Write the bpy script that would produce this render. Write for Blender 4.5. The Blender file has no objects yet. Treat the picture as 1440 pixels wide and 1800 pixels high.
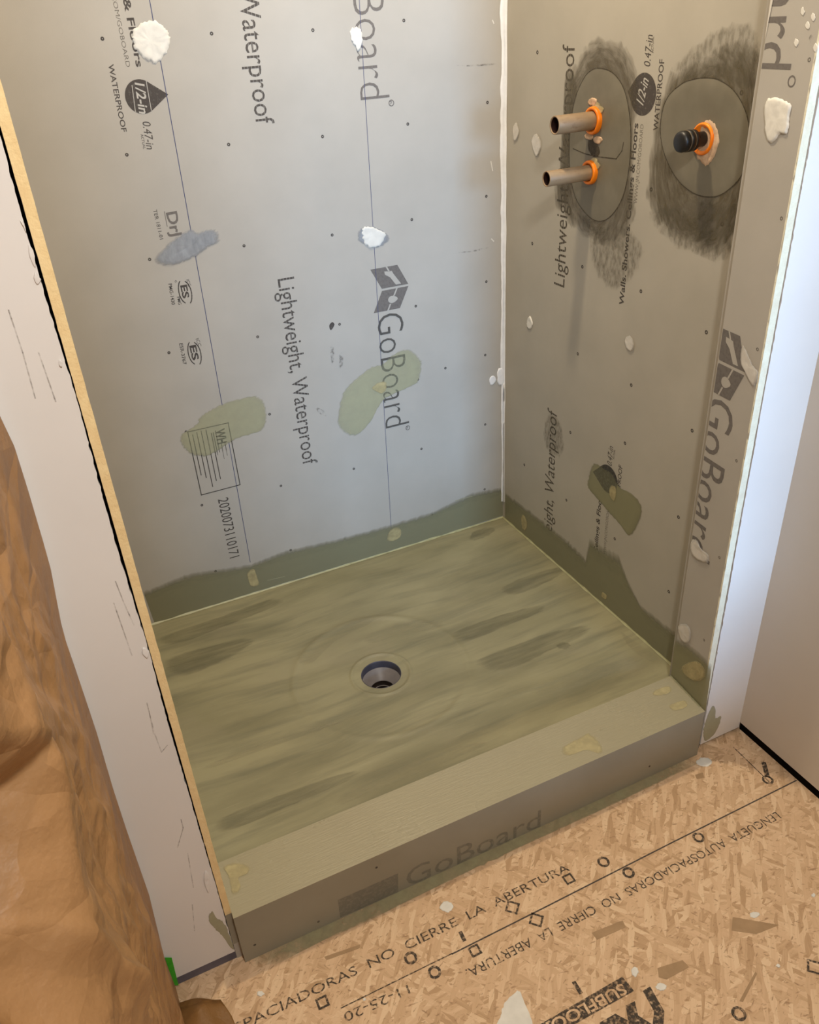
import bpy, bmesh, math, random
from mathutils import Vector, Matrix, noise

# ---------------------------------------------------------------- camera, light, exposure
SC = bpy.context.scene
COL = SC.collection
CAM = Vector((-1.24103, -2.06304, 1.48374))
RW = [[0.90630914, -0.41835933, -0.05982655],       # world -> camera axes (right, down, forward)
      [-0.26280505, -0.44705378, -0.85503007],
      [0.33096413, 0.79064429, -0.51511587]]
FPX, PX, PY = 1434.984, -14.79, -1.35
cd = bpy.data.cameras.new('camera')
cam = bpy.data.objects.new('camera', cd)
COL.objects.link(cam)
r, d, f = (Vector(v) for v in RW)
cam.matrix_world = Matrix(((r.x, -d.x, -f.x, CAM.x), (r.y, -d.y, -f.y, CAM.y), (r.z, -d.z, -f.z, CAM.z), (0, 0, 0, 1)))
cd.sensor_fit = 'VERTICAL'
cd.sensor_height = 36.0
cd.sensor_width = 28.8
cd.lens = FPX * 36.0 / 1800.0
cd.shift_x = -PX / 1800.0
cd.shift_y = PY / 1800.0 * -1.0 * -1.0
cd.clip_start = 0.01
SC.camera = cam

SC.view_settings.view_transform = 'Standard'
SC.view_settings.look = 'None'
SC.view_settings.gamma = 1.0
SC.view_settings.use_curve_mapping = False
SC.view_settings.exposure = 0.0

w = bpy.data.worlds.new('world')
SC.world = w
w.use_nodes = True
w.node_tree.nodes['Background'].inputs[0].default_value = (0.55, 0.7, 1.0, 1)
w.node_tree.nodes['Background'].inputs[1].default_value = 0.05


def area_light(name, loc, aim, size, energy, color, shape='DISK', size_y=None):
    l = bpy.data.lights.new(name, 'AREA')
    l.shape = shape
    l.size = size
    if size_y:
        l.size_y = size_y
    l.energy = energy
    l.color = color
    o = bpy.data.objects.new(name, l)
    COL.objects.link(o)
    o.location = loc
    o.rotation_euler = (Vector(aim) - Vector(loc)).to_track_quat('-Z', 'Y').to_euler()
    return o


LAMP = area_light('shower_ceiling_lamp', (-0.46, -0.5, 2.40), (-0.46, -0.5, 0), 0.08, 16.5, (1.0, 0.83, 0.59))
ROOM = area_light('room_ceiling_lamp', (-1.00, -2.22, 2.20), (-0.80, -0.6, 0.6), 0.18, 20, (1.0, 0.97, 0.91))
DAY = area_light('window_daylight', (-0.05, -6.0, 1.60), (-0.05, 0, 1.2), 0.9, 285, (0.36, 0.63, 1.0), 'RECTANGLE', 1.2)

# ---------------------------------------------------------------- helpers
RM = Matrix(RW)
RT = RM.transposed()


def ray(u, v):
    return RT @ Vector(((u - 720 - PX) / FPX, (v - 900 - PY) / FPX, 1.0))


class Plane:
    """a real surface of the room: point o, unit axes, outward normal n"""
    def __init__(s, o, n):
        s.o = Vector(o); s.n = Vector(n).normalized()

    def hit(s, u, v):
        q = ray(u, v)
        return CAM + q * ((s.o - CAM).dot(s.n) / q.dot(s.n))


YF = -1.0447      # front of curb
YD = -1.0274      # drywall face
YB = -0.9112      # back of curb / strip
HC = 0.0351       # top of curb
H0 = -0.1129      # subfloor
XL = -1.22        # left board face
XR = 0.079        # room right wall
CEIL = 2.45
BACK = Plane((0, 0, 0), (0, -1, 0))
PIPE = Plane((0, 0, 0), (-1, 0, 0))
s0, s1 = Vector((-0.0558, YB, 0)), Vector((-0.0668, YD, 0))
sdir = (s1 - s0).normalized()
STRIP = Plane(s0, (sdir.y, -sdir.x, 0))
FLOOR = Plane((0, 0, H0), (0, 0, 1))
PAN = Plane((0, 0, 0), (0, 0, 1))
TOP = Plane((0, 0, HC), (0, 0, 1))
CFRONT = Plane((0, YF, 0), (0, -1, 0))
DRY = Plane((0, YD, 0), (0, -1, 0))
RSIDE = Plane((XR, 0, 0), (-1, 0, 0))


def tag(o, label=None, cat=None, group=None, kind=None):
    if label: o['label'] = label
    if cat: o['category'] = cat
    if group: o['group'] = group
    if kind: o['kind'] = kind
    return o


class MB:
    """collects shapes with material slots and links them as ONE mesh object"""
    def __init__(s):
        s.v = []; s.f = []; s.m = []; s.mats = []; s.fade = []; s.sm = []

    def mi(s, mat):
        if mat not in s.mats: s.mats.append(mat)
        return s.mats.index(mat)

    def add(s, verts, faces, mat, fade=None, smooth=False):
        b = len(s.v); k = s.mi(mat)
        s.v += [tuple(x) for x in verts]
        s.fade += list(fade) if fade else [1.0] * len(verts)
        for f in faces:
            s.f.append([b + i for i in f]); s.m.append(k); s.sm.append(smooth)
        return b

    def box(s, a, b, mat):
        x0, x1 = sorted((a[0], b[0])); y0, y1 = sorted((a[1], b[1])); z0, z1 = sorted((a[2], b[2]))
        v = [(x0, y0, z0), (x1, y0, z0), (x1, y1, z0), (x0, y1, z0), (x0, y0, z1), (x1, y0, z1), (x1, y1, z1), (x0, y1, z1)]
        s.add(v, [(0, 3, 2, 1), (4, 5, 6, 7), (0, 1, 5, 4), (1, 2, 6, 5), (2, 3, 7, 6), (3, 0, 4, 7)], mat)

    def build(s, name, parent=None, bevel=0, origin=None):
        me = bpy.data.meshes.new(name)
        off = Vector(origin) if origin is not None else Vector((0, 0, 0))
        me.from_pydata([tuple(Vector(x) - off) for x in s.v], [], s.f)
        for m in s.mats: me.materials.append(m)
        for p, k, q in zip(me.polygons, s.m, s.sm):
            p.material_index = k; p.use_smooth = q
        at = me.attributes.new('fade', 'FLOAT', 'POINT')
        at.data.foreach_set('value', s.fade)
        me.update()
        o = bpy.data.objects.new(name, me)
        COL.objects.link(o)
        o.location = off
        if parent:
            o.parent = parent
            o.matrix_parent_inverse = Matrix.Identity(4)
            o.location = off - parent.location
        if bevel:
            md = o.modifiers.new('bevel', 'BEVEL'); md.width = bevel; md.segments = 2; md.limit_method = 'ANGLE'
        return o


def empty(name, loc):
    o = bpy.data.objects.new(name, None)
    COL.objects.link(o)
    o.location = loc
    o.empty_display_size = 0.05
    return o


def lathe(mb, prof, c, axis, mat, seg=64, close=False, smooth=True):
    """prof: (radius, distance along axis)"""
    c = Vector(c); ax = Vector(axis).normalized()
    a = ax.orthogonal().normalized(); b = ax.cross(a)
    vs = []; fs = []
    for (rr, t) in prof:
        for k in range(seg):
            th = 2 * math.pi * k / seg
            vs.append(c + ax * t + (a * math.cos(th) + b * math.sin(th)) * rr)
    n = len(prof)
    for i in range(n - 1 if not close else n):
        for k in range(seg):
            j = (i + 1) % n
            fs.append((i * seg + k, i * seg + (k + 1) % seg, j * seg + (k + 1) % seg, j * seg + k))
    mb.add(vs, fs, mat, smooth=smooth)


def catmull(pts, n):
    out = []
    k = len(pts)
    for i in range(k):
        p0, p1, p2, p3 = pts[i - 1], pts[i], pts[(i + 1) % k], pts[(i + 2) % k]
        for j in range(n):
            t = j / n
            out.append(0.5 * ((2 * p1) + (p2 - p0) * t + (2 * p0 - 5 * p1 + 4 * p2 - p3) * t * t + (3 * p1 - p0 - 3 * p2 + p3) * t ** 3))
    return out


def blob(mb, pl, pix, mat, thick=0.0015, base=0.0004, ragged=0.002, bumps=0.0, sub=7, seed=0, fadepow=1.0, soft=0.0, sharp=False):
    """a smear / dab / film lying on a real surface, outlined in points of that surface"""
    pts = [pl.hit(*p) for p in pix]
    if sharp:
        ring = []
        for i in range(len(pts)):
            for j in range(sub): ring.append(pts[i].lerp(pts[(i + 1) % len(pts)], j / sub))
    else:
        ring = catmull(pts, sub)
    c = sum(ring, Vector()) / len(ring)
    size = max((p - c).length for p in ring)
    rag = []
    for i, p in enumerate(ring):
        q = p * 140.0 + Vector((seed * 7.1, 0, 0))
        d = (p - c).normalized()
        h = noise.noise(q) * 0.6 + noise.noise(q * 2.7) * 0.7
        rag.append(p + d * h * ragged)
    levels = [(1.0, 0, 0), (0.94, 0.75, 0.35), (0.86, 1, 0.6), (0.72, 1, 0.85), (0.55, 1, 1), (0.35, 1, 1), (0.16, 1, 1)]
    vs = []; fd = []
    if 'olive' in mat.name: fadepow = .22 if 'spill' not in mat.name else 1; thick = min(thick, .0003)
    for (sc, th, fa) in levels:
        for p, p_ in zip(rag, ring):
            p = p_.lerp(p, sc ** 4)
            x = c + (p - c) * sc
            b = 0
            if bumps and sc < 1: b = (noise.noise(x * 60 + Vector((seed, 0, 0))) + 0.6 * noise.noise(x * 160)) * bumps
            vs.append(x + pl.n * (base + max(0, th * thick + b)))
            fd.append(fa ** fadepow)
    vs.append(c + pl.n * (base + thick)); fd.append(1)
    n = len(rag); fs = []
    for i in range(len(levels) - 1):
        for k in range(n):
            fs.append((i * n + k, i * n + (k + 1) % n, (i + 1) * n + (k + 1) % n, (i + 1) * n + k))
    L = (len(levels) - 1) * n
    for k in range(n): fs.append((L + k, L + (k + 1) % n, len(vs) - 1))
    mb.add(orient(vs, fs, pl.n), fs, mat, fd, smooth=True)


def orient(vs, fs, n):
    f = fs[0]
    a, b, c = (Vector(vs[i]) for i in f[:3])
    big = Vector()
    for f in fs[:60]:
        a, b, c = (Vector(vs[i]) for i in f[:3])
        big += (b - a).cross(c - a)
    if big.dot(n) < 0:
        for i, f in enumerate(fs): fs[i] = tuple(reversed(f))
    return vs


def poly(mb, pl, pix, mat, off=0.0003):
    vs = [pl.hit(*p) + pl.n * off for p in pix]
    fs = [tuple(range(len(vs)))]
    orient(vs, fs, pl.n)
    mb.add(vs, fs, mat)


def line(mb, pl, pix, width, mat, off=0.0003, closed=False):
    pts = [pl.hit(*p) if not isinstance(p, Vector) else p for p in pix]
    if closed: pts = pts + [pts[0]]
    for a, b in zip(pts, pts[1:]):
        d = (b - a).normalized(); s = d.cross(pl.n) * width / 2
        vs = [a - s + pl.n * off - d * width * .4, a + s + pl.n * off - d * width * .4, b + s + pl.n * off + d * width * .4, b - s + pl.n * off + d * width * .4]
        fs = [(0, 1, 2, 3)]
        orient(vs, fs, pl.n)
        mb.add(vs, fs, mat)


def ringmark(mb, pl, pix, rad, width, mat, off=0.0003, seg=20, sq=1.0, rot=0):
    c = pl.hit(*pix)
    a = pl.n.orthogonal().normalized(); b = pl.n.cross(a)
    vs = []; fs = []
    for rr in (rad - width / 2, rad + width / 2):
        for k in range(seg):
            th = 2 * math.pi * (k + .5) / seg + rot
            vs.append(c + (a * math.cos(th) + b * math.sin(th) * sq) * rr + pl.n * off)
    for k in range(seg): fs.append((k, (k + 1) % seg, seg + (k + 1) % seg, seg + k))
    orient(vs, fs, pl.n)
    mb.add(vs, fs, mat)


_glyph = {}


def text_mesh(s, bold=0.0):
    key = (s, bold)
    if key not in _glyph:
        cu = bpy.data.curves.new('lettering', 'FONT')
        cu.body = s; cu.size = 1.0; cu.resolution_u = 3; cu.offset = bold; cu.fill_mode = 'FRONT'
        o = bpy.data.objects.new('lettering', cu)
        COL.objects.link(o)
        bpy.context.view_layer.update()
        me = o.evaluated_get(bpy.context.evaluated_depsgraph_get()).to_mesh()
        _glyph[key] = ([tuple(v.co) for v in me.vertices], [tuple(p.vertices) for p in me.polygons])
        o.to_mesh_clear()
        bpy.data.objects.remove(o); bpy.data.curves.remove(cu)
    return _glyph[key]


CAPH = 0.729 / 1.0


def text(mb, pl, s, p0, p1, up, cap, mat, bold=0.0, shear=0.0, off=0.0003, clip=None):
    """letter s on surface pl with its baseline from p0 to p1 and capitals `cap` metres high"""
    vs, fs = text_mesh(s, bold)
    a = p0 if isinstance(p0, Vector) else pl.hit(*p0)
    b = p1 if isinstance(p1, Vector) else pl.hit(*p1)
    x0 = min(v[0] for v in vs); x1 = max(v[0] for v in vs)
    d = (b - a); L = d.length; d.normalize()
    up = Vector(up); up = (up - pl.n * up.dot(pl.n)); up = (up - d * up.dot(d)).normalized()
    sx = L / (x1 - x0); sy = cap / CAPH
    out = [a + d * ((v[0] - x0) * sx) + up * (v[1] * sy) + d * (shear * v[1] * sy) + pl.n * off for v in vs]
    fs = list(fs)
    if clip:
        bm = bmesh.new()
        bv = [bm.verts.new(v) for v in out]
        for f in fs:
            try: bm.faces.new([bv[i] for i in f])
            except ValueError: pass
        bmesh.ops.bisect_plane(bm, geom=bm.verts[:] + bm.edges[:] + bm.faces[:], plane_co=clip[0], plane_no=clip[1], clear_outer=True)
        bm.verts.index_update()
        out = [v.co.copy() for v in bm.verts]; fs = [tuple(v.index for v in f.verts) for f in bm.faces]
        bm.free()
    if not fs: return
    orient(out, fs, pl.n)
    mb.add(out, fs, mat)


# ---------------------------------------------------------------- materials
def srgb(c):
    return tuple(((x / 255) / 12.92 if x / 255 <= 0.04045 else ((x / 255 + 0.055) / 1.055) ** 2.4) for x in c) + (1.0,)


class NT:
    def __init__(s, name):
        s.mat = bpy.data.materials.new(name); s.mat.use_nodes = True
        s.t = s.mat.node_tree; s.b = s.t.nodes['Principled BSDF']

    def n(s, typ, **kw):
        x = s.t.nodes.new(typ)
        for k, v in kw.items():
            if k in x.inputs: x.inputs[k].default_value = v
            else: setattr(x, k, v)
        return x

    def l(s, a, b): s.t.links.new(a, b)

    def coord(s, scale=(1, 1, 1), rot=(0, 0, 0)):
        g = s.n('ShaderNodeNewGeometry')
        m = s.n('ShaderNodeMapping'); m.inputs['Scale'].default_value = scale; m.inputs['Rotation'].default_value = rot
        s.l(g.outputs['Position'], m.inputs['Vector'])
        return m.outputs['Vector']

    def noise(s, co, scale, detail=4, rough=.55, dist=0.0):
        x = s.n('ShaderNodeTexNoise'); x.inputs['Scale'].default_value = scale; x.inputs['Detail'].default_value = detail
        x.inputs['Roughness'].default_value = rough; x.inputs['Distortion'].default_value = dist
        s.l(co, x.inputs['Vector']); return x.outputs['Fac']

    def ramp(s, fac, stops):
        x = s.n('ShaderNodeValToRGB'); e = x.color_ramp.elements
        while len(e) < len(stops): e.new(0.5)
        for q, (p, c) in zip(e, stops): q.position = p; q.color = c if len(c) == 4 else tuple(c) + (1,)
        s.l(fac, x.inputs['Fac']); return x.outputs['Color']

    def mix(s, fac, a, b, mode='MIX'):
        x = s.n('ShaderNodeMix', data_type='RGBA', blend_type=mode)
        for sock, v in ((x.inputs[0], fac), (x.inputs[6], a), (x.inputs[7], b)):
            if hasattr(v, 'is_linked'): s.l(v, sock)
            else: sock.default_value = v
        return x.outputs[2]

    def math(s, op, a, b=0.0, clamp=False):
        x = s.n('ShaderNodeMath', operation=op, use_clamp=clamp)
        for i, v in enumerate((a, b)):
            if hasattr(v, 'is_linked'): s.l(v, x.inputs[i])
            else: x.inputs[i].default_value = v
        return x.outputs[0]

    def bump(s, h, dist=0.001, strength=0.5):
        x = s.n('ShaderNodeBump', Distance=dist, Strength=strength)
        s.l(h, x.inputs['Height']); s.l(x.outputs['Normal'], s.b.inputs['Normal'])

    def set(s, color=None, rough=.6, spec=.4, alpha=None):
        if color is not None:
            if hasattr(color, 'is_linked'): s.l(color, s.b.inputs['Base Color'])
            else: s.b.inputs['Base Color'].default_value = color
        if hasattr(rough, 'is_linked'): s.l(rough, s.b.inputs['Roughness'])
        else: s.b.inputs['Roughness'].default_value = rough
        s.b.inputs['Specular IOR Level'].default_value = spec
        if alpha is not None:
            if hasattr(alpha, 'is_linked'): s.l(alpha, s.b.inputs['Alpha'])
            else: s.b.inputs['Alpha'].default_value = alpha
        return s.mat


def mottled(name, c1, c2, scale=8, rough=.6, spec=.4, stretch=(1, 1, 1), bumpd=0.0, bs=60, c3=None, detail=6):
    m = NT(name); co = m.coord(stretch)
    col = m.mix(m.ramp(m.noise(co, scale, detail), [(.32, (0, 0, 0)), (.68, (1, 1, 1))]), srgb(c1), srgb(c2))
    if c3: col = m.mix(m.ramp(m.noise(co, scale * 5, 5), [(.58, (0, 0, 0)), (.75, (.7, .7, .7))]), col, srgb(c3))
    if bumpd: m.bump(m.noise(co, bs, 5), bumpd)
    return m.set(col, rough, spec)


def film(name, c1, c2, a0, a1, scale=30, rough=.45, stretch=(1, 1, 1), rot=(0, 0, 0), edge=1.0, bumpd=0.0004, thr=(.35, .65), spec=.4):
    """a coat or dirt smear: alpha follows its own fading edge and a brush noise"""
    m = NT(name); co = m.coord(stretch, rot)
    n1 = m.noise(co, scale, 6, .62)
    col = m.mix(n1, srgb(c1), srgb(c2))
    at = m.n('ShaderNodeAttribute', attribute_name='fade')
    br = m.ramp(n1, [(thr[0], (a0,) * 3), (thr[1], (a1,) * 3)])
    n2 = m.noise(co, scale * 3, 4)
    e = m.math('ADD', m.math('MULTIPLY', at.outputs['Fac'], 1.0 + edge), m.math('MULTIPLY', m.math('SUBTRACT', n2, 1.0), edge), True)
    if bumpd: m.bump(n1, bumpd)
    return m.set(col, rough, spec, m.math('MULTIPLY', br, e, True))


def swirl(name, c, c1, c2, a0, a1, k=2.2, m=70, edge=1.0):
    """smudge rubbed round a centre on the pipe wall"""
    t = NT(name)
    g = t.n('ShaderNodeNewGeometry')
    sub = t.n('ShaderNodeVectorMath', operation='SUBTRACT'); sub.inputs[1].default_value = c
    t.l(g.outputs['Position'], sub.inputs[0])
    ws = t.n('ShaderNodeVectorMath', operation='MULTIPLY'); ws.inputs[1].default_value = (0, 1, .62)
    t.l(sub.outputs[0], ws.inputs[0])
    ln = t.n('ShaderNodeVectorMath', operation='LENGTH'); t.l(ws.outputs[0], ln.inputs[0])
    nm = t.n('ShaderNodeVectorMath', operation='NORMALIZE'); t.l(ws.outputs[0], nm.inputs[0])
    sc = t.n('ShaderNodeVectorMath', operation='SCALE'); t.l(nm.outputs[0], sc.inputs[0]); sc.inputs['Scale'].default_value = k
    cx = t.n('ShaderNodeCombineXYZ'); t.l(t.math('MULTIPLY', ln.outputs['Value'], m), cx.inputs[0])
    ad = t.n('ShaderNodeVectorMath', operation='ADD'); t.l(sc.outputs[0], ad.inputs[0]); t.l(cx.outputs[0], ad.inputs[1])
    n1 = t.noise(ad.outputs[0], 1.6, 6, .65, .6)
    n3 = t.noise(t.coord(), 9, 4)
    col = t.mix(n1, srgb(c1), srgb(c2))
    at = t.n('ShaderNodeAttribute', attribute_name='fade')
    br = t.ramp(t.math('ADD', t.math('MULTIPLY', n1, .7), t.math('MULTIPLY', n3, .3)), [(.36, (a0,) * 3), (.62, (a1,) * 3)])
    e = t.math('ADD', t.math('MULTIPLY', at.outputs['Fac'], 1.0 + edge), t.math('MULTIPLY', t.math('SUBTRACT', n1, 1.0), edge), True)
    return t.set(col, .5, .4, t.math('MULTIPLY', br, e, True))


def ink(name, c, a_lo, a_hi, axis=None, period=0.0):
    m = NT(name); co = m.coord()
    n1 = m.noise(co, 150, 3)
    al = m.ramp(n1, [(.3, (a_lo,) * 3), (.55, (a_hi,) * 3)])
    if axis is not None:
        g = m.n('ShaderNodeNewGeometry'); sp = m.n('ShaderNodeSeparateXYZ'); m.l(g.outputs['Position'], sp.inputs[0])
        sn = m.math('SINE', m.math('MULTIPLY', sp.outputs[axis], 2 * math.pi / period))
        gap = m.ramp(m.math('MULTIPLY_ADD', sn, .5), [(0, (1, 1, 1)), (1, (1, 1, 1))])
        x = m.n('ShaderNodeMath', operation='LESS_THAN'); m.l(sn, x.inputs[0]); x.inputs[1].default_value = 0.86
        al = m.math('MULTIPLY', al, m.math('MULTIPLY_ADD', x.outputs[0], .65) if False else m.math('ADD', m.math('MULTIPLY', x.outputs[0], .6), .4))
    return m.set(srgb(c), .7, .2, al)


M = {}
M['board'] = mottled('grey_board_facing', (171, 165, 155), (179, 173, 163), 5, .62, .35, bumpd=.0002, bs=500)
M['board_r'] = mottled('grey_pipe_wall_facing', (168, 161, 147), (177, 170, 156), 5, .5, .4, bumpd=.0002, bs=500)
M['foam'] = mottled('cream_foam_core', (240, 216, 165), (232, 204, 152), 60, .85, .1, bumpd=.002, bs=260)
M['foam_white'] = mottled('pale_foam_edge', (232, 228, 205), (222, 214, 190), 60, .85, .1, bumpd=.002, bs=260)
M['drywall'] = mottled('white_drywall', (228, 224, 220), (222, 218, 214), 3, .8, .2)
M['drywall_r'] = mottled('beige_side_wall', (205, 195, 182), (200, 190, 176), 3, .75, .2)
M['ceiling'] = mottled('ceiling_white', (225, 222, 216), (220, 216, 210), 3, .9, .1)
M['dark'] = mottled('dark_wall_cavity', (16, 14, 12), (26, 22, 18), 20, .95, .0)
M['plate'] = mottled('dark_grey_bottom_plate', (112, 106, 114), (96, 92, 100), 30, .9, .1)
M['film'] = film('olive_waterproof_coat', (140, 136, 104), (132, 128, 98), .93, .98, 12, .42, edge=.15)
M['film_thin'] = film('thin_olive_coat', (178, 175, 144), (168, 165, 134), .70, .86, 14, .42, edge=.18)
M['film_band'] = film('olive_base_coat', (138, 134, 106), (126, 123, 97), .9, .97, 10, .36, (1, 1, 3), edge=.25)
M['film_floor'] = film('thin_olive_spill', (150, 146, 114), (158, 150, 114), .5, .9, 22, .5, edge=.8)
M['white_dab'] = mottled('white_sealant', (226, 222, 212), (214, 210, 200), 50, .5, .4, bumpd=.0012, bs=90)
M['grey_dab'] = film('pale_grey_sealant', (222, 216, 206), (208, 202, 192), .8, .96, 30, .4, edge=.4, bumpd=.001)
M['blue_smear'] = film('blue_grey_smear', (128, 130, 134), (168, 170, 172), .7, .96, 45, .45, (1, 1, .35), (0, .5, 0), edge=.6)
M['tan_dab'] = film('tan_sealant_smear', (200, 184, 136), (178, 166, 124), .55, .92, 40, .4, edge=.7, bumpd=.001)
M['streak_dark'] = film('dark_brush_streak', (104, 101, 80), (118, 113, 90), .12, .34, 7, .42, (1.2, 9, 1), edge=1.6, bumpd=0)
M['streak_light'] = film('pale_brush_and_crease_streak', (178, 170, 138), (164, 156, 124), .10, .34, 7, .4, (1.2, 9, 1), edge=1.5, bumpd=0)
M['dirt'] = film('wet_sanding_smudge', (96, 87, 68), (108, 99, 80), .42, .78, 40, .5, (1, 2.6, .8), (.6, 0, 0), edge=.9, bumpd=0, thr=(.38, .66))
M['dirt_soft'] = film('soft_smudge', (96, 88, 70), (104, 96, 78), .1, .55, 70, .6, (1, 1.6, .7), (-.7, 0, 0), edge=1.2, bumpd=0, thr=(.42, .7))
M['swirl_pipe'] = swirl('rubbed_smudge_round_pipes', (0, -.40, 1.18), (84, 75, 56), (98, 88, 68), .38, .80)
M['swirl_valve'] = swirl('rubbed_smudge_round_valve', (0, -.74, 1.24), (80, 70, 48), (96, 85, 60), .42, .84)
M['scuff'] = film('faint_scuff', (70, 66, 62), (80, 76, 72), .0, .55, 90, .6, edge=.8, bumpd=0, thr=(.45, .7))
M['disc'] = mottled('grey_cover_patch', (120, 113, 96), (106, 99, 82), 14, .45, .4)
M['seam'] = ink('disc_seam', (72, 64, 52), .45, .8)
M['ink'] = ink('black_print', (78, 72, 68), .62, .92)
M['ink_x'] = ink('black_stencil_print', (84, 78, 73), .65, .92, 0, .0085)
M['ink_y'] = ink('black_stencil_print_side', (78, 70, 60), .6, .85, 1, .0085)
M['ink_grey'] = ink('grey_print', (116, 110, 105), .72, .95)
M['ink_faint'] = ink('faint_print', (110, 104, 96), .3, .7)
M['ink_white'] = ink('unprinted_lettering', (184, 180, 172), .9, 1)
M['ink_blue'] = ink('blue_chalk_line', (74, 78, 112), .75, .95)
M['ink_floor'] = ink('stamped_floor_print', (72, 64, 56), .02, .9)
M['ink_curb'] = ink('faint_print_on_curb', (108, 110, 106), .12, .30)
M['ink_film'] = ink('print_under_coat', (84, 84, 78), .25, .45)
M['caulk'] = mottled('white_corner_caulk', (240, 240, 240), (228, 228, 228), 40, .4, .4, bumpd=.0008, bs=60)
M['caulk_olive'] = mottled('pale_olive_bead', (176, 172, 130), (150, 146, 106), 40, .35, .5, bumpd=.0006, bs=80)
M['orange'] = mottled('orange_rubber', (246, 140, 20), (236, 118, 12), 30, .4, .4)
M['copper'] = mottled('dusty_tan_pipe', (158, 134, 104), (136, 112, 84), 30, .5, .4, (.3, 1, 1), c3=(120, 92, 66))
M['pipe_in'] = mottled('dark_pipe_bore', (52, 26, 18), (24, 12, 10), 30, .7, .2)
M['black'] = mottled('black_plastic', (14, 12, 12), (22, 18, 16), 30, .42, .5)
M['silver'] = mottled('worn_metal_groove', (120, 104, 84), (90, 78, 62), 60, .3, .6)
M['pvc'] = mottled('grey_plastic_drain', (128, 122, 121), (114, 109, 109), 30, .4, .4, bumpd=.0003)
M['pvc_shaded'] = mottled('shaded_drain_wall', (84, 82, 92), (70, 68, 78), 30, .4, .4)  # drain plastic darkened to paint in the shade on its upper wall
M['rubber'] = mottled('dark_drain_pipe', (44, 34, 28), (28, 22, 18), 30, .5, .3)
M['crumb'] = mottled('pink_foam_crumb', (206, 176, 146), (180, 150, 122), 80, .8, .1, bumpd=.002, bs=200)
M['tape'] = mottled('green_masking_tape', (70, 176, 44), (60, 160, 38), 60, .6, .3)
M['pencil'] = film('pencil_scuff', (160, 152, 146), (150, 142, 138), .0, .55, 90, .6, edge=.5, bumpd=0)


def make_pan():
    m = NT('olive_brushed_pan_coat')
    g = m.n('ShaderNodeNewGeometry')
    warp = m.n('ShaderNodeTexNoise'); warp.inputs['Scale'].default_value = 3
    m.l(g.outputs['Position'], warp.inputs['Vector'])
    add = m.n('ShaderNodeVectorMath', operation='MULTIPLY_ADD'); add.inputs[1].default_value = (.06, .06, 0)
    m.l(warp.outputs['Color'], add.inputs[0]); m.l(g.outputs['Position'], add.inputs[2])

    def st(scale, rot):
        mp = m.n('ShaderNodeMapping'); mp.inputs['Scale'].default_value = scale; mp.inputs['Rotation'].default_value = (0, 0, rot)
        m.l(add.outputs[0], mp.inputs['Vector']); return mp.outputs['Vector']
    big = m.noise(st((1.2, 4.5, 1), -.06), 2.2, 4, .5)
    mid = m.noise(st((1.3, 13, 1), -.04), 2.0, 5, .58)
    fine = m.noise(st((3, 90, 1), -.05), 3.0, 4, .6)
    patch = m.noise(st((1, 1, 1), .2), 5, 5)
    c = m.mix(m.ramp(big, [(.36, (0, 0, 0)), (.64, (1, 1, 1))]), srgb((134, 128, 98)), srgb((156, 149, 116)))
    c = m.mix(m.ramp(mid, [(.48, (0, 0, 0)), (.70, (.55, .55, .55))]), c, srgb((104, 102, 82)))
    c = m.mix(m.ramp(patch, [(.55, (0, 0, 0)), (.75, (.6, .6, .6))]), c, srgb((148, 139, 112)))
    c = m.mix(m.ramp(fine, [(.60, (0, 0, 0)), (.80, (.35, .35, .35))]), c, srgb((174, 166, 136)))
    m.bump(m.math('ADD', m.math('MULTIPLY', mid, .7), m.math('MULTIPLY', fine, .4)), .0012, .6)
    rg = m.ramp(mid, [(.3, (.36,) * 3), (.7, (.52,) * 3)])
    return m.set(c, rg, .4)


def make_curb():
    m = NT('olive_curb_coat'); co = m.coord((2, 20, 20)); co2 = m.coord()
    c = m.mix(m.noise(co2, 6, 5), srgb((166, 157, 128)), srgb((156, 146, 118)))
    fine = m.noise(co, 14, 5, .6)
    m.bump(fine, .0012, .55)
    return m.set(c, m.ramp(m.noise(co2, 9, 4), [(.35, (.26,) * 3), (.65, (.42,) * 3)]), .5)


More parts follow.
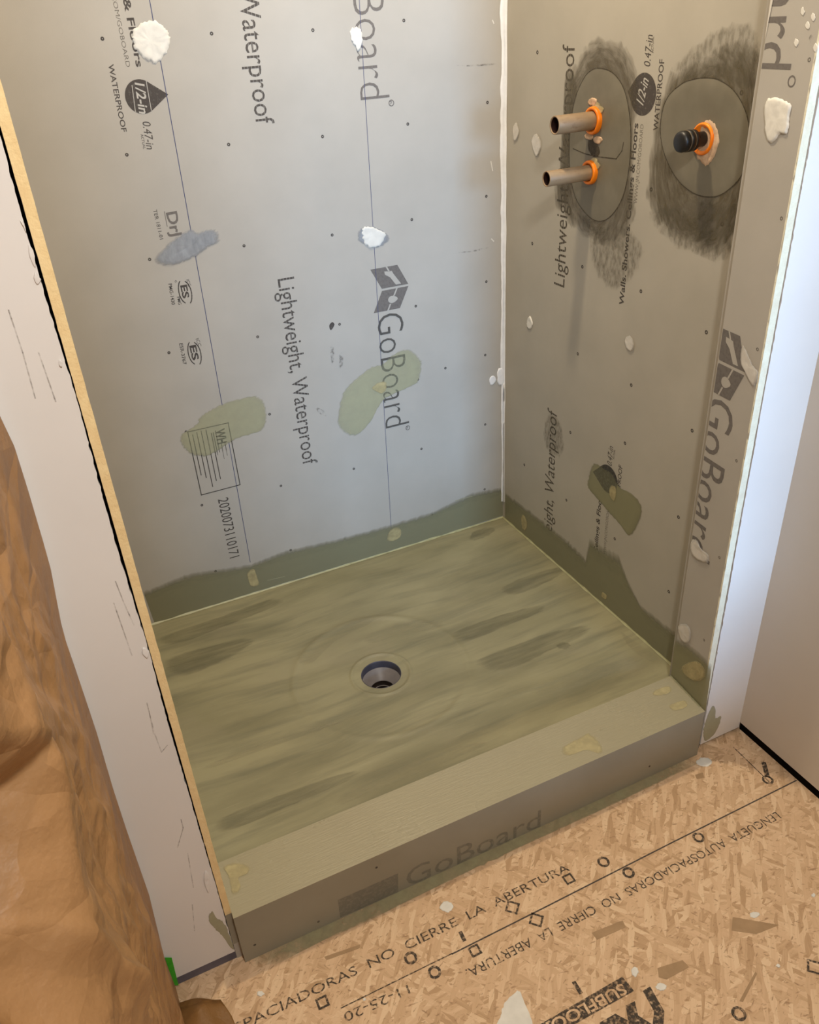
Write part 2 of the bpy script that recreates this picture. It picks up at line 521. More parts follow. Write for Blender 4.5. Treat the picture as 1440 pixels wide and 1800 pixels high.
def make_osb():
    m = NT('oriented_strand_board')
    c = None
    specs = [(0.12, 1), (-0.38, 2), (0.55, 3), (-0.12, 4), (1.0, 5), (-0.85, 6)]
    g = m.n('ShaderNodeNewGeometry')
    wn = m.n('ShaderNodeTexNoise'); wn.inputs['Scale'].default_value = 22; wn.inputs['Detail'].default_value = 3
    m.l(g.outputs['Position'], wn.inputs['Vector'])
    wa = m.n('ShaderNodeVectorMath', operation='MULTIPLY_ADD'); wa.inputs[1].default_value = (.010, .010, 0)
    m.l(wn.outputs['Color'], wa.inputs[0]); m.l(g.outputs['Position'], wa.inputs[2])
    hts = None
    for i, (rot, sd) in enumerate(specs):
        mp = m.n('ShaderNodeMapping'); mp.inputs['Rotation'].default_value = (0, 0, rot)
        mp.inputs['Location'].default_value = (sd * 3.7, sd * 1.3, 0)
        m.l(wa.outputs[0], mp.inputs['Vector'])
        mp2 = m.n('ShaderNodeMapping'); mp2.inputs['Scale'].default_value = (25, 112, 1)
        m.l(mp.outputs['Vector'], mp2.inputs['Vector'])
        v = m.n('ShaderNodeTexVoronoi'); v.inputs['Scale'].default_value = 1.0; v.inputs['Randomness'].default_value = 1.0
        v.voronoi_dimensions = '2D'
        m.l(mp2.outputs['Vector'], v.inputs['Vector'])
        sep = m.n('ShaderNodeSeparateColor'); m.l(v.outputs['Color'], sep.inputs[0])
        gr = m.n('ShaderNodeMapping'); gr.inputs['Scale'].default_value = (14, 260, 1); m.l(mp.outputs['Vector'], gr.inputs['Vector'])
        grain = m.noise(gr.outputs['Vector'], 1, 3)
        val = m.math('ADD', sep.outputs[0], m.math('MULTIPLY', m.math('SUBTRACT', grain, .5), .7))
        fc = m.ramp(val, [(.02, srgb((182, 148, 112))), (.25, srgb((202, 168, 132))), (.62, srgb((214, 180, 144))), (.98, srgb((228, 198, 162)))])
        if c is None: c = fc; hts = sep.outputs[0]
        else:
            mask = m.ramp(sep.outputs[1], [(.54, (0, 0, 0)), (.58, (1, 1, 1))])
            c = m.mix(mask, c, fc)
            mx = m.n('ShaderNodeMix'); m.l(mask, mx.inputs[0]); m.l(hts, mx.inputs[2]); m.l(sep.outputs[0], mx.inputs[3]); hts = mx.outputs[0]
    # dark gaps between the strands
    cg = m.coord((1, 1, 1))
    for rot, sc in ((.2, 1.0), (-.5, 1.4), (.9, 1.2)):
        mp = m.n('ShaderNodeMapping'); mp.inputs['Rotation'].default_value = (0, 0, rot); m.l(wa.outputs[0], mp.inputs['Vector'])
        mp2 = m.n('ShaderNodeMapping'); mp2.inputs['Scale'].default_value = (46 * sc, 170 * sc, 1); m.l(mp.outputs['Vector'], mp2.inputs['Vector'])
        gp = m.noise(mp2.outputs['Vector'], 1.0, 3, .5)
        c = m.mix(m.ramp(gp, [(.64, (0, 0, 0)), (.72, (.75, .75, .75))]), c, srgb((140, 106, 76)))
    tone = m.noise(cg, 4, 3)
    c = m.mix(m.math('MULTIPLY', tone, .3), c, srgb((204, 172, 136)))
    m.bump(hts, .0012, .5)
    return m.set(c, .68, .25)


def make_kraft(name, c1, c2):
    m = NT(name); m.b.inputs['Coat Weight'].default_value = .06; m.b.inputs['Coat Roughness'].default_value = .45; co = m.coord()
    c = m.mix(m.noise(co, 7, 5), srgb(c1), srgb(c2))
    fib = m.noise(m.coord((120, 120, 14)), 2, 3)
    c = m.mix(m.math('MULTIPLY', fib, .18), c, srgb((120, 84, 48)))
    v = m.n('ShaderNodeTexVoronoi', feature='DISTANCE_TO_EDGE'); v.inputs['Scale'].default_value = 9
    nz = m.n('ShaderNodeTexNoise'); nz.inputs['Scale'].default_value = 6; m.l(co, nz.inputs['Vector'])
    ad = m.n('ShaderNodeVectorMath', operation='MULTIPLY_ADD'); ad.inputs[1].default_value = (.12, .12, .12)
    m.l(nz.outputs['Color'], ad.inputs[0]); m.l(co, ad.inputs[2]); m.l(ad.outputs[0], v.inputs['Vector'])
    h = m.math('ADD', m.math('MULTIPLY', v.outputs['Distance'], 1.6), m.math('MULTIPLY', m.noise(co, 26, 4), .5))
    m.bump(h, .010, .9)
    return m.set(c, .5, .4)


M['pan'] = make_pan()
M['curb'] = make_curb()
M['curb_front'] = mottled('grey_olive_curb_face', (150, 145, 129), (142, 137, 121), 6, .45, .4, bumpd=.0003, bs=90)
M['osb'] = make_osb()
M['kraft'] = make_kraft('brown_kraft_paper', (154, 114, 72), (168, 128, 86))
M['kraft_floor'] = make_kraft('brown_floor_paper', (136, 98, 54), (126, 90, 48))

rnd = random.Random(4)

# ================================================================ SETTING
# ---- subfloor with its stamped print
fl = MB()
fl.box((-2.6, -2.5, H0 - .02), (0.2, YB + .02, H0), M['osb'])
FX, FY = Vector((1, 0, 0)), Vector((0, 1, 0))
fz = M['ink_floor']
cap_osb = .020
text(fl, FLOOR, 'LENGUETA  AUTOSPACIADORAS  NO  CIERRE  LA  ABERTURA', FLOOR.hit(1003, 1530) - FX * 1.06, FLOOR.hit(1003, 1530), FY, cap_osb, fz)
text(fl, FLOOR, 'LENGUETA  AUTOSPACIADORAS  NO  CIERRE  LA  ABERTURA.', FLOOR.hit(1363, 1427), FLOOR.hit(1363, 1427) - FX * (FLOOR.hit(1363, 1427) - FLOOR.hit(815, 1700)).length, -FY, cap_osb, fz)
text(fl, FLOOR, '11-25-20', (716, 1731), (603, 1781), -FY, .019, fz)
for p in ((1061, 1515), (1105, 1534), (722, 1684), (764, 1709), (1299, 1782), (1350, 1371), (1228, 1472)):
    ringmark(fl, FLOOR, p, .0105, .0055, fz)
for p in ((901, 1595), (943, 1617), (1432, 1700)):
    ringmark(fl, FLOOR, p, .0155, .006, fz, seg=4)
for p in ((1000, 1545), (835, 1671), (567, 1762)):
    ringmark(fl, FLOOR, p, .013, .006, fz, seg=4, rot=math.pi / 4)
line(fl, FLOOR, [(600, 1772), (673, 1736), (795, 1676)], .0022, M['ink_floor'])
line(fl, FLOOR, [(795, 1677), (960, 1594), (1180, 1482), (1400, 1372)], .003, M['ink'])
line(fl, FLOOR, [(1290, 1314), (1352, 1374)], .0022, M['ink_floor'])
for p, q, wd in (((810, 1640), (816, 1652), .008), ((1343, 1342), (1349, 1364), .011), ((1010, 1728), (1020, 1744), .008)):
    line(fl, FLOOR, [p, q], wd, fz)
# dark stamp with upside-down lettering
poly(fl, FLOOR, [(930, 1812), (1094, 1717), (1115, 1742), (985, 1815)], fz, .0004)
text(fl, FLOOR, 'SUBFLOOR', (1093, 1729), (945, 1806), -FY, .021, M['osb'], .02, off=.0009)
for q in ([(1130, 1742), (1143, 1734), (1168, 1778), (1166, 1812), (1146, 1812), (1150, 1778)], [(1100, 1768), (1116, 1760), (1122, 1785), (1146, 1800), (1140, 1816), (1108, 1816)],
          [(1054, 1798), (1082, 1782), (1104, 1794), (1100, 1816), (1060, 1816)]):
    poly(fl, FLOOR, q, fz, .0004)
# olive coat spilled along the curb, plaster spots, darker strands
blob(fl, FLOOR, [(418, 1684), (556, 1622), (756, 1534), (956, 1441), (1176, 1340), (1224, 1316), (1246, 1334), (1190, 1362), (1060, 1424), (900, 1497), (760, 1564), (640, 1624), (540, 1668), (470, 1704), (430, 1706)],
     M['film_floor'], .0005, .0005, .016, 0, 14, 3, sharp=True)
blob(fl, FLOOR, [(890, 1760), (912, 1742), (925, 1770), (935, 1810), (875, 1812), (880, 1785)], M['white_dab'], .0004, .0004, .004, 0, 7, 5)
for i, (u, v, a, b) in enumerate(((785, 1594, 12, 9), (1238, 1340, 14, 8), (458, 1747, 6, 5), (1116, 1708, 7, 8), (1162, 1735, 10, 7), (1327, 1608, 9, 5), (1368, 1698, 4, 4), (1431, 1574, 3, 4), (640, 1757, 2, 2))):
    blob(fl, FLOOR, [(u - a, v), (u - a * .4, v - b), (u + a * .6, v - b * .8), (u + a, v), (u + a * .3, v + b), (u - a * .6, v + b * .7)], M['white_dab'], .0012, .0003, .003, .0003, 5, i)
for i, q in enumerate(([(1288, 1612), (1370, 1626), (1330, 1642), (1286, 1636)], [(1156, 1702), (1200, 1688), (1212, 1700), (1172, 1722), (1158, 1718)], [(1222, 1362), (1236, 1358), (1238, 1367), (1225, 1370)],
                       [(1300, 1760), (1328, 1708), (1331, 1712), (1306, 1762)], [(570, 1682), (634, 1660), (632, 1667), (574, 1688)], [(1040, 1640), (1095, 1618), (1100, 1630), (1050, 1652)])):
    blob(fl, FLOOR, q, mottled('dark_strand', (158, 130, 98), (172, 142, 108), 40, .7, .2) if i == 0 else M['dark_strand'], .0004, .0003, .001, 0, 5, i, sharp=True)
    if i == 0: M['dark_strand'] = fl.mats[-1]
fo = tag(fl.build('floor'), 'bare strand board subfloor with stamped black print in front of the shower', 'floor', kind='structure')

# ---- back wall board
bw = MB()
bw.box((XL - .013, 0, H0), (.013, .013, CEIL), M['board'])
DN, XP = Vector((0, 0, -1)), Vector((1, 0, 0))
ix = M['ink_x']


def bt(s, p0, p1, cap, mat=None, bold=0.0, shear=0.0, off=.0003):
    text(bw, BACK, s, p0, p1, XP, cap, mat or ix, bold, shear, off)


def mpp(pl, p, du, dv):
    return (pl.hit(p[0] + du, p[1] + dv) - pl.hit(*p)).length


def cross(px, p, du=1, dv=0):        # size in metres of px pixels at p along the wall
    return px * mpp(BACK, p, du, dv)


def logo(mb, pl, C, e1, e2, inkm, paper, clip=None):
    """two slanted stencilled squares with a shower head and a drop; C = origin, e1 = reading direction, e2 = up"""
    def P(a, b, o): return C + e1 * a + e2 * b + pl.n * o

    def fill(q, m, o):
        vs = [P(a, b, o) for a, b in q]; fs = [tuple(range(len(vs)))]
        if clip:
            bm = bmesh.new(); f_ = bm.faces.new([bm.verts.new(v) for v in vs])
            bmesh.ops.bisect_plane(bm, geom=bm.verts[:] + bm.edges[:] + bm.faces[:], plane_co=clip[0], plane_no=clip[1], clear_outer=True)
            bm.verts.index_update(); vs = [v.co.copy() for v in bm.verts]; fs = [tuple(v.index for v in f.verts) for f in bm.faces]; bm.free()
            if not fs: return
        orient(vs, fs, pl.n); mb.add(vs, fs, m)
    fill([(.0, .0), (.0, 1.0), (.50, 1.37), (.50, .37)], inkm, .0003)
    fill([(.55, .37), (.55, 1.37), (1.05, 1.0), (1.05, .0)], inkm, .0003)
    fill([(.0, .56), (.0, .62), (.12, .71), (.12, .65)], paper, .0006)
    fill([(.10, .50), (.12, .78), (.20, .84), (.46, 1.10), (.46, .90), (.26, .70), (.18, .52)], paper, .0006)
    fill([(.55, .90), (.55, .96), (.72, .83), (.72, .77)], paper, .0006)
    fill([(.90, .62), (.90, .68), (1.05, .57), (1.05, .51)], paper, .0006)
    fill([(.80 + .09 * math.cos(t), .72 + (.15 + .07 * max(0, math.sin(t)) ** 3) * math.sin(t)) for t in [2 * math.pi * k / 18 for k in range(18)]], paper, .0006)


cb = cross(49, (672, 570))
g0, g1 = BACK.hit(664, 555), BACK.hit(676, 754)
gx = (g0.x + g1.x) / 2
G0, G1 = Vector((gx, 0, g0.z)), Vector((gx, 0, g1.z))
bt('GoBoard', G0, G1, cb, M['ink_grey'], -.014)
bt('GoBoard', G0, G1, cb, M['ink_film'], -.014, 0, .0012)
ringmark(bw, BACK, (717, 752), .0065, .0022, M['ink_grey'])
bt('R', (714, 749), (715, 755), .006, M['ink_grey'])
l0 = BACK.hit(651, 474); l1 = BACK.hit(655, 551)
ll = (l0.z - l1.z) / 1.05
logo(bw, BACK, Vector((l0.x, 0, l0.z)), DN * ll, XP * ((BACK.hit(718, 502).x - l0.x) / 1.37), M['ink_grey'], M['board'])
glen = (G1 - G0).length
u1 = BACK.hit(636, 176); u1.x = gx
bt('GoBoard', u1 - DN * glen, u1, cb, M['ink_grey'], -.014)
ringmark(bw, BACK, (688, 181), .0065, .0022, M['ink_grey'])
bt('R', (685, 178), (686, 184), .006, M['ink_grey'])
w0, w1 = BACK.hit(488, 491), BACK.hit(533, 819)
wx = (w0.x + w1.x) / 2; w0.x = w1.x = wx
cw = cross(31, (500, 500))
bt('Lightweight, Waterproof', w0, w1, cw)
e1 = BACK.hit(450, 220)
e1.x = wx
bt('Lightweight, Waterproof', e1 - DN * (w1 - w0).length, e1, cw)
ik = M['ink']
bt('WATERPROOF', (190, 113), (214, 232), cross(10, (190, 113)), ik, .012)
bt('0.47-in', (250, 213), (258, 262), cross(15, (250, 213)), ik, 0, .15)
bt('ACTUAL', (247, 236), (252, 262), cross(5, (247, 236)), ik)
fe = BACK.hit(240, 118)
bt('Walls. Showers. Ceilings & Floors', fe - DN * .50, fe, cross(13, (230, 60)), ik, .02)
ge = BACK.hit(222, 118)
bt('WWW.JM.COM/GOBOARD', ge - DN * .215, ge, cross(8, (212, 60)), M['ink_faint'])


def drop(mb, pl, c, rad, tip, mat, off=.0003):
    c = pl.hit(*c); t = pl.hit(*tip); d = (t - c); L = d.length; d.normalize(); s = d.cross(pl.n)
    th0 = math.acos(min(.99, rad / L))
    vs = [t + pl.n * off]
    for k in range(33):
        a = th0 + (2 * math.pi - 2 * th0) * k / 32
        vs.append(c + d * (rad * math.cos(a)) + s * (rad * math.sin(a)) + pl.n * off)
    fs = [tuple(range(len(vs)))]; orient(vs, fs, pl.n); mb.add(vs, fs, mat)


drop(bw, BACK, (248, 170), cross(28, (248, 170)), (296, 166), ik)
bt('1/2-in', (237, 145), (245, 199), cross(17, (240, 170)), M['ink_white'], .02, .2, .0006)
bw_l = [(232, 150), (238, 196)], [(257, 143), (266, 194)]
for q in bw_l: line(bw, BACK, q, .0015, M['ink_white'], .0007)
bt('DrJ', (292, 374), (302, 416), cross(20, (295, 380)), M['ink_grey'], .02)
line(bw, BACK, [(289, 372), (294, 398)], .0015, M['ink_grey'])
bt('TER 1811-01', (269, 369), (281, 421), cross(7, (270, 380)), ik)
for (a, b, esa, esb, icca, iccb, txt) in (((296, 499), (302, 536), (317, 502), (322, 525), (327, 492), (331, 504), 'PMG-1430'), ((315, 604), (322, 641), (333, 608), (339, 634), (344, 596), (349, 610), 'ESR-3767')):
    bt(txt, a, b, cross(6.5, a), ik, .012)
    bt('ES', esa, esb, cross(12, esa), ik, .03)
    bt('ICC', icca, iccb, cross(6, icca), ik)
    mid = ((esa[0] + esb[0]) / 2 + 6, (esa[1] + esb[1]) / 2)
    for sgn in (1, -1):
        arc = []
        for k in range(9):
            t = (-.95 + 1.9 * k / 8)
            arc.append((mid[0] + 2.5 * t * 2 + sgn * 11 * math.cos(t * 1.2), mid[1] + 20 * math.sin(t * 1.3)))
        line(bw, BACK, arc, .0025, ik)
bt('PMG', (311, 522), (314, 536), cross(5.5, (312, 524)), ik, .01)
bt('c', (307, 493), (308, 497), cross(5.5, (312, 524)), ik)
# certification label box
line(bw, BACK, [(330, 759), (401, 743), (422, 852), (354, 870)], .0024, ik, closed=True)
line(bw, BACK, [(330, 759), (401, 743), (422, 852), (354, 870)], .0024, M['ink_film'], .0012, closed=True)
for k, (t, s_, e_) in enumerate(((.10, .06, .70), (.21, .04, .76), (.32, .03, .92), (.44, .03, .84), (.55, .10, .83), (.60, .10, .46), (.66, .08, .42), (.74, .30, .54), (.83, .28, .50))):
    A, B, D_, C_ = (Vector(q) for q in ((330, 759), (401, 743), (354, 870), (422, 852)))
    def q(tt, rr): 
        x = A.lerp(B, tt).lerp(D_.lerp(C_, tt), rr); return (x.x, x.y)
    line(bw, BACK, [q(t, s_), q(t, e_)], .0024 if k < 5 else .0014, ik if k < 5 else M['ink_faint'])
    line(bw, BACK, [q(t, s_), q(t, min(e_, .42))], .0022, M['ink_film'], .0012)
bt('WH', (378, 756), (383, 781), cross(17, (385, 765)), ik, .03)
bt('WH', (378, 756), (383, 781), cross(17, (385, 765)), M['ink_film'], .03, 0, .0012)
line(bw, BACK, [(375, 753), (380, 781)], .0016, ik)
bt('2020073110171', (383, 878), (404, 982), cross(19, (390, 900)), ik)
for a, b, wd in ((Vector((BACK.hit(440, 988).x, 0, BACK.hit(440, 988).z)), None, .0017), (BACK.hit(688, 932), None, .0014)):
    xt = BACK.hit(263, 0).x if wd > .0015 else BACK.hit(632, 0).x
    line(bw, BACK, [Vector(((a.x + xt * 0 + a.x) / 2, 0, a.z)), Vector((xt, 0, 1.56)), Vector((xt, 0, 2.4))], wd, M['ink_blue'], .00035)
for p in ((180, 68), (372, 59), (223, 272), (402, 254), (429, 432), (263, 456), (453, 592), (297, 620), (474, 728), (327, 759), (494, 854), (355, 888), (379, 1004), (511, 967), (550, 53), (567, 240), (584, 413), (597, 570),
          (611, 701), (622, 824), (710, 36), (717, 218), (724, 386), (731, 538), (735, 667), (783, 647), (741, 789), (857, 180), (855, 345), (855, 495), (853, 624), (853, 746), (852, 860), (630, 948), (760, 905)):
    ringmark(bw, BACK, p, .0026, .0028, ik, seg=8)
for i, q in enumerate(([(579, 572), (584, 566), (588, 570), (585, 577), (581, 580)], [(580, 610), (586, 605), (588, 630), (583, 640)], [(596, 625), (603, 620), (603, 645), (597, 648)], [(800, 115), (830, 114), (868, 111), (868, 114), (830, 117)],
                       [(790, 446), (830, 440), (858, 434), (858, 437), (830, 443)], [(555, 715), (570, 722), (574, 732), (560, 726)])):
    blob(bw, BACK, q, M['scuff'] if i else ik, .0002, .0004, .001, 0, 5, i)
for q in ([(863, 284), (866, 300)], [(864, 420), (868, 424)], [(866, 36), (868, 41)]):
    line(bw, BACK, q, .003, M['white_dab'], .0006)
wall_back = tag(bw.build('wall_back'), 'printed grey backer board wall across the rear of the shower', 'wall', kind='structure')

# ---- parts on the back wall
def part(name, parent, fn, label=None):
    mb = MB(); fn(mb); o = mb.build(name, parent)
    if label: o['label'] = label
    return o


part('sealant_dab', wall_back, lambda b: blob(b, BACK, [(233, 60), (245, 42), (272, 38), (290, 50), (299, 68), (292, 92), (276, 110), (258, 104), (240, 88), (235, 72)], M['white_dab'], .0022, .0006, .006, .0010, 8, 1), 'large white sealant dab near the top of the left chalk line')
part('sealant_dab', wall_back, lambda b: blob(b, BACK, [(617, 52), (624, 48), (634, 52), (637, 72), (630, 90), (624, 80), (617, 68)], M['white_dab'], .0018, .0006, .005, .0008, 7, 2), 'narrow white sealant dab on the right chalk line')


def wd3(b):
    blob(b, BACK, [(628, 408), (640, 398), (660, 398), (682, 412), (684, 424), (664, 436), (645, 432), (630, 424)], M['blue_smear'], .0006, .0006, .006, 0, 7, 3)
    blob(b, BACK, [(638, 400), (654, 399), (666, 404), (678, 412), (670, 428), (656, 436), (642, 430), (637, 414)], M['white_dab'], .0018, .0010, .005, .0008, 7, 4)


part('sealant_dab', wall_back, wd3, 'round white sealant dab above the printed logo')
part('sealant_smear', wall_back, lambda b: blob(b, BACK, [(268, 458), (290, 432), (328, 404), (352, 406), (366, 402), (384, 404), (387, 424), (368, 434), (345, 450), (315, 464), (288, 468)], M['blue_smear'], .0012, .0006, .008, .0005, 8, 5), 'blue grey smear across the left chalk line')
part('waterproof_patch', wall_back, lambda b: blob(b, BACK, [(316, 766), (342, 748), (352, 732), (370, 720), (400, 706), (440, 696), (460, 700), (468, 716), (469, 738), (462, 756), (440, 764), (415, 772), (390, 788), (365, 802), (338, 800), (322, 788)], M['film_thin'], .0006, .0004, .006, 0, 7, 6), 'olive painted patch over the printed label box')


def wp2(b):
    blob(b, BACK, [(600, 696), (618, 672), (650, 646), (672, 640), (692, 622), (718, 612), (738, 628), (742, 640), (736, 670), (712, 684), (678, 700), (664, 718), (650, 744), (626, 766), (606, 762), (592, 742)], M['film_thin'], .0006, .0006, .006, 0, 7, 7)
    blob(b, BACK, [(652, 682), (664, 672), (678, 670), (680, 682), (672, 692), (660, 688)], M['tan_dab'], .001, .0014, .003, .0004, 6, 8)


part('waterproof_patch', wall_back, wp2, 'olive painted patch across the printed lettering')
ks = 40


def band(b, pl, bot, top, mat, off=.0007, n=220, rag=.005, seed=0):
    """coat along the foot of a wall: bot/top are polylines of pixels"""
    def samp(P, t):
        t *= len(P) - 1; i = min(int(t), len(P) - 2); return P[i].lerp(P[i + 1], t - i)
    B = [pl.hit(*p) for p in bot]; T = [pl.hit(*p) for p in top]
    vs = []; fd = []; fs = []
    for k in range(n + 1):
        t = k / n
        a, c = samp(B, t), samp(T, t)
        h = (noise.noise(Vector((k * .35, seed, 0))) + .8 * noise.noise(Vector((k * .9, seed, 3)))) * rag
        c = c + (c - a).normalized() * h
        for q, fa, o in ((0, 1, 1), (.5, 1, 1), (.85, .8, 1), (1, .15, .5)):
            vs.append(a.lerp(c, q) + pl.n * off * o); fd.append(fa)
    for k in range(n):
        for j in range(3): fs.append((k * 4 + j, k * 4 + 4 + j, k * 4 + 5 + j, k * 4 + 1 + j))
    orient(vs, fs, pl.n)
    b.add(vs, fs, mat, fd)


def bb(b):
    fp = [(Vector((XL, 0, .002)), 0)]
    band(b, BACK, [(272, 1096), (430, 1046), (585, 999), (740, 952), (884, 906)], [(252, 1040), (330, 1008), (440, 992), (500, 968), (590, 948), (680, 924), (760, 900), (830, 866), (884, 856)], M['film_band'], rag=.005, seed=1)
    blob(b, BACK, [(434, 1006), (446, 998), (452, 1012), (456, 1028), (442, 1032), (436, 1022)], M['tan_dab'], .0008, .0012, .002, .0003, 6, 3)
    blob(b, BACK, [(682, 936), (694, 926), (706, 930), (704, 944), (690, 952), (680, 950)], M['tan_dab'], .0008, .0012, .002, .0003, 6, 4)
    for q in ([(800, 880), (830, 872)], [(470, 1020), (500, 1013)]): line(b, BACK, q, .002, M['film_thin'], .0012)


part('waterproof_coat', wall_back, bb, 'olive waterproof coat along the foot of the wall')


def cc(b):
    n = 160; vs = []; fs = []
    z0, z1 = HC + .03, CEIL
    for k in range(n + 1):
        z = z0 + (z1 - z0) * k / n
        wl = .011 + .004 * noise.noise(Vector((z * 6, 0, 0))) + .003 * noise.noise(Vector((z * 30, 3, 0))) + (.006 if z > 1.0 else 0) * (.5 + noise.noise(Vector((z * 9, 7, 0))))
        wl *= min(1, .55 + max(0, z - .1) * .9)
        wr = .006 + .002 * noise.noise(Vector((z * 10, 5, 0)))
        vs += [(-wl, -.0006, z), (-wl * .8, -.002, z), (-wl * .35, -.004, z), (-.0035, -wr * .5, z), (-.0006, -wr * 1.6, z)]
    for k in range(n):
        for j in range(4): fs.append((k * 5 + j, k * 5 + 1 + j, k * 5 + 6 + j, k * 5 + 5 + j))
    vs = [Vector(v) for v in vs]; orient(vs, fs, Vector((-1, -1, 0)))
    b.add(vs, fs, M['caulk'], smooth=True)


part('corner_caulk', wall_back, cc, 'white caulk bead running up the inside corner')
part('sealant_dab', wall_back, lambda b: (blob(b, BACK, [(874, 652), (884, 646), (887, 664), (884, 676), (875, 674)], M['caulk'], .003, .0006, .003, .0005, 6, 3), blob(b, BACK, [(861, 664), (868, 660), (872, 668), (866, 676), (861, 674)], M['caulk'], .0016, .0006, .002, .0005, 6, 4)), 'small white dabs beside the corner caulk')

# ---- pipe wall
pw = MB()
pw.box((0, YB, H0), (.013, 0, CEIL), M['board_r'])
UPZ, YP = Vector((0, 0, 1)), Vector((0, 1, 0))
iy = M['ink_y']


def pt(s, p0, p1, cap, mat=None, bold=0.0, shear=0.0, off=.0003):
    text(pw, PIPE, s, p0, p1, YP, cap, mat or iy, bold, shear, off)


a0, a1 = PIPE.hit(992, 506), PIPE.hit(1011, 78)
ay = (a0.y + a1.y) / 2; a0.y = a1.y = ay
capP = cw * 1.05
pt('Lightweight, Waterproof', a0, a1, capP)
b1 = PIPE.hit(981, 727); b1.y = (b1.y + PIPE.hit(969, 936).y) / 2
pt('Lightweight, Waterproof', b1 - UPZ * (a1 - a0).length, b1, capP)
c0, c1 = PIPE.hit(1095, 537), PIPE.hit(1124, 217)
cy_ = (c0.y + c1.y) / 2; c0.y = c1.y = cy_
pt('Walls. Showers. Ceilings & Floors', c0, c1, .017, ik, .02)
d1 = PIPE.hit(1066, 874); d1.y = PIPE.hit(1054, 925).y
pt('Walls. Showers. Ceilings & Floors', d1 - UPZ * (c1 - c0).length, d1, .017, ik, .02)
h0, h1 = PIPE.hit(1117, 358), PIPE.hit(1135, 219)
h0.y = h1.y = (h0.y + h1.y) / 2
pt('WWW.JM.COM/GOBOARD', h0, h1, .011, M['ink_faint'])
h2 = PIPE.hit(1073, 890); h2.y = PIPE.hit(1068, 935).y
pt('WWW.JM.COM/GOBOARD', h2 - UPZ * (h1 - h0).length, h2, .011, M['ink_faint'])
k0, k1 = PIPE.hit(1157, 230), PIPE.hit(1168, 104); k0.y = k1.y = (k0.y + k1.y) / 2
pt('WATERPROOF', k0, k1, .015, ik, .012)
k2 = PIPE.hit(1096, 821); k2.y = (k2.y + PIPE.hit(1090, 851).y) / 2
pt('WATERPROOF', k2 - UPZ * (k1 - k0).length, k2, .015, ik, .012)
m0, m1 = PIPE.hit(1143, 118), PIPE.hit(1148, 62); m0.y = m1.y = (m0.y + m1.y) / 2
pt('0.47-in', m0, m1, .021, ik, 0, .15)
pt('ACTUAL', (1149, 93), (1150, 64), .007, ik)
m2 = PIPE.hit(1078, 787); m2.y = (m2.y + PIPE.hit(1076, 820).y) / 2
pt('0.47-in', m2 - UPZ * (m1 - m0).length, m2, .021, ik, 0, .15)
pt('ACTUAL', (1080, 808), (1082, 791), .007, ik)
drop(pw, PIPE, (1131, 166), .040, (1104, 161), ik)
text(pw, PIPE, '1/2-in', (1131, 186), (1141, 142), YP, .026, M['ink_white'], .01, .2, .0006)
drop(pw, PIPE, (1069, 842), .040, (1043, 829), ik)
drop(pw, PIPE, (1069, 842), .040, (1043, 829), M['ink_film'], .0012)
for p in ((945, 92), (936, 428), (1024, 469), (1016, 622), (1110, 677), (1242, 584), (1217, 757), (1193, 909), (1176, 1040), (1003, 760), (922, 817), (996, 879), (1081, 947), (1304, 163), (1145, 333), (1127, 512), (1270, 394), (1099, 779)):
    ringmark(pw, PIPE, p, .0032, .0030, ik, seg=8)
wall_right = tag(pw.build('wall_right'), 'grey backer board wall on the right carrying the pipes', 'wall', kind='structure')

OVAL = [(1056, 120), (1078, 128), (1096, 152), (1106, 190), (1110, 240), (1106, 300), (1094, 350), (1072, 382), (1050, 388), (1030, 374), (1012, 345), (1003, 300), (1002, 240), (1010, 180), (1026, 140), (1040, 124)]
DISCP = [(1240, 137), (1264, 140), (1292, 160), (1312, 196), (1320, 240), (1316, 280), (1300, 315), (1272, 340), (1248, 346), (1222, 340), (1196, 320), (1176, 288), (1164, 250), (1163, 210), (1174, 172), (1200, 147), (1222, 139)]


def smear(b, pix, mat, base, seed, rag=.015):
    blob(b, PIPE, pix, mat, .0002, base, rag, 0, 6, seed)


part('sanding_smudge', wall_right, lambda b: (
    smear(b, [(1040, 62), (1080, 60), (1108, 80), (1128, 140), (1122, 200), (1118, 300), (1122, 370), (1110, 410), (1085, 440), (1056, 438), (1010, 410), (978, 370), (972, 330), (984, 290), (990, 200), (1000, 130), (1020, 88)], M['swirl_pipe'], .0007, 1),
    smear(b, [(1040, 400), (1090, 390), (1128, 420), (1132, 455), (1112, 490), (1080, 512), (1052, 490), (1036, 440)], M['dirt_soft'], .0010, 2),
    smear(b, [(994, 130), (1010, 120), (1018, 200), (1004, 280), (992, 330), (984, 300), (990, 200)], M['dirt'], .0012, 3)), 'dark smudges around the two pipes')
part('sanding_smudge', wall_right, lambda b: (
    smear(b, [(1240, 92), (1290, 60), (1336, 70), (1345, 110), (1336, 250), (1316, 350), (1300, 430), (1270, 455), (1230, 450), (1190, 425), (1150, 390), (1134, 340), (1140, 260), (1150, 190), (1180, 125)], M['swirl_valve'], .0007, 4, .02),
    smear(b, [(1140, 372), (1200, 352), (1262, 352), (1312, 372), (1308, 430), (1268, 462), (1200, 440), (1160, 410)], M['dirt_soft'], .0010, 5, .02),
    smear(b, [(1180, 120), (1230, 70), (1290, 34), (1330, 50), (1344, 110), (1336, 160), (1260, 140), (1200, 145)], M['dirt_soft'], .0010, 6, .02)), 'dark smudges around the valve')


def disc(b, pix, seed):
    blob(b, PIPE, pix, M['disc'], .0012, .0010, .0, 0, 5, seed)
    ring = [tuple(p) for p in pix]
    pts = catmull([PIPE.hit(*p) for p in pix], 5)
    line(b, PIPE, pts, .0016, M['seam'], .0016, closed=True)


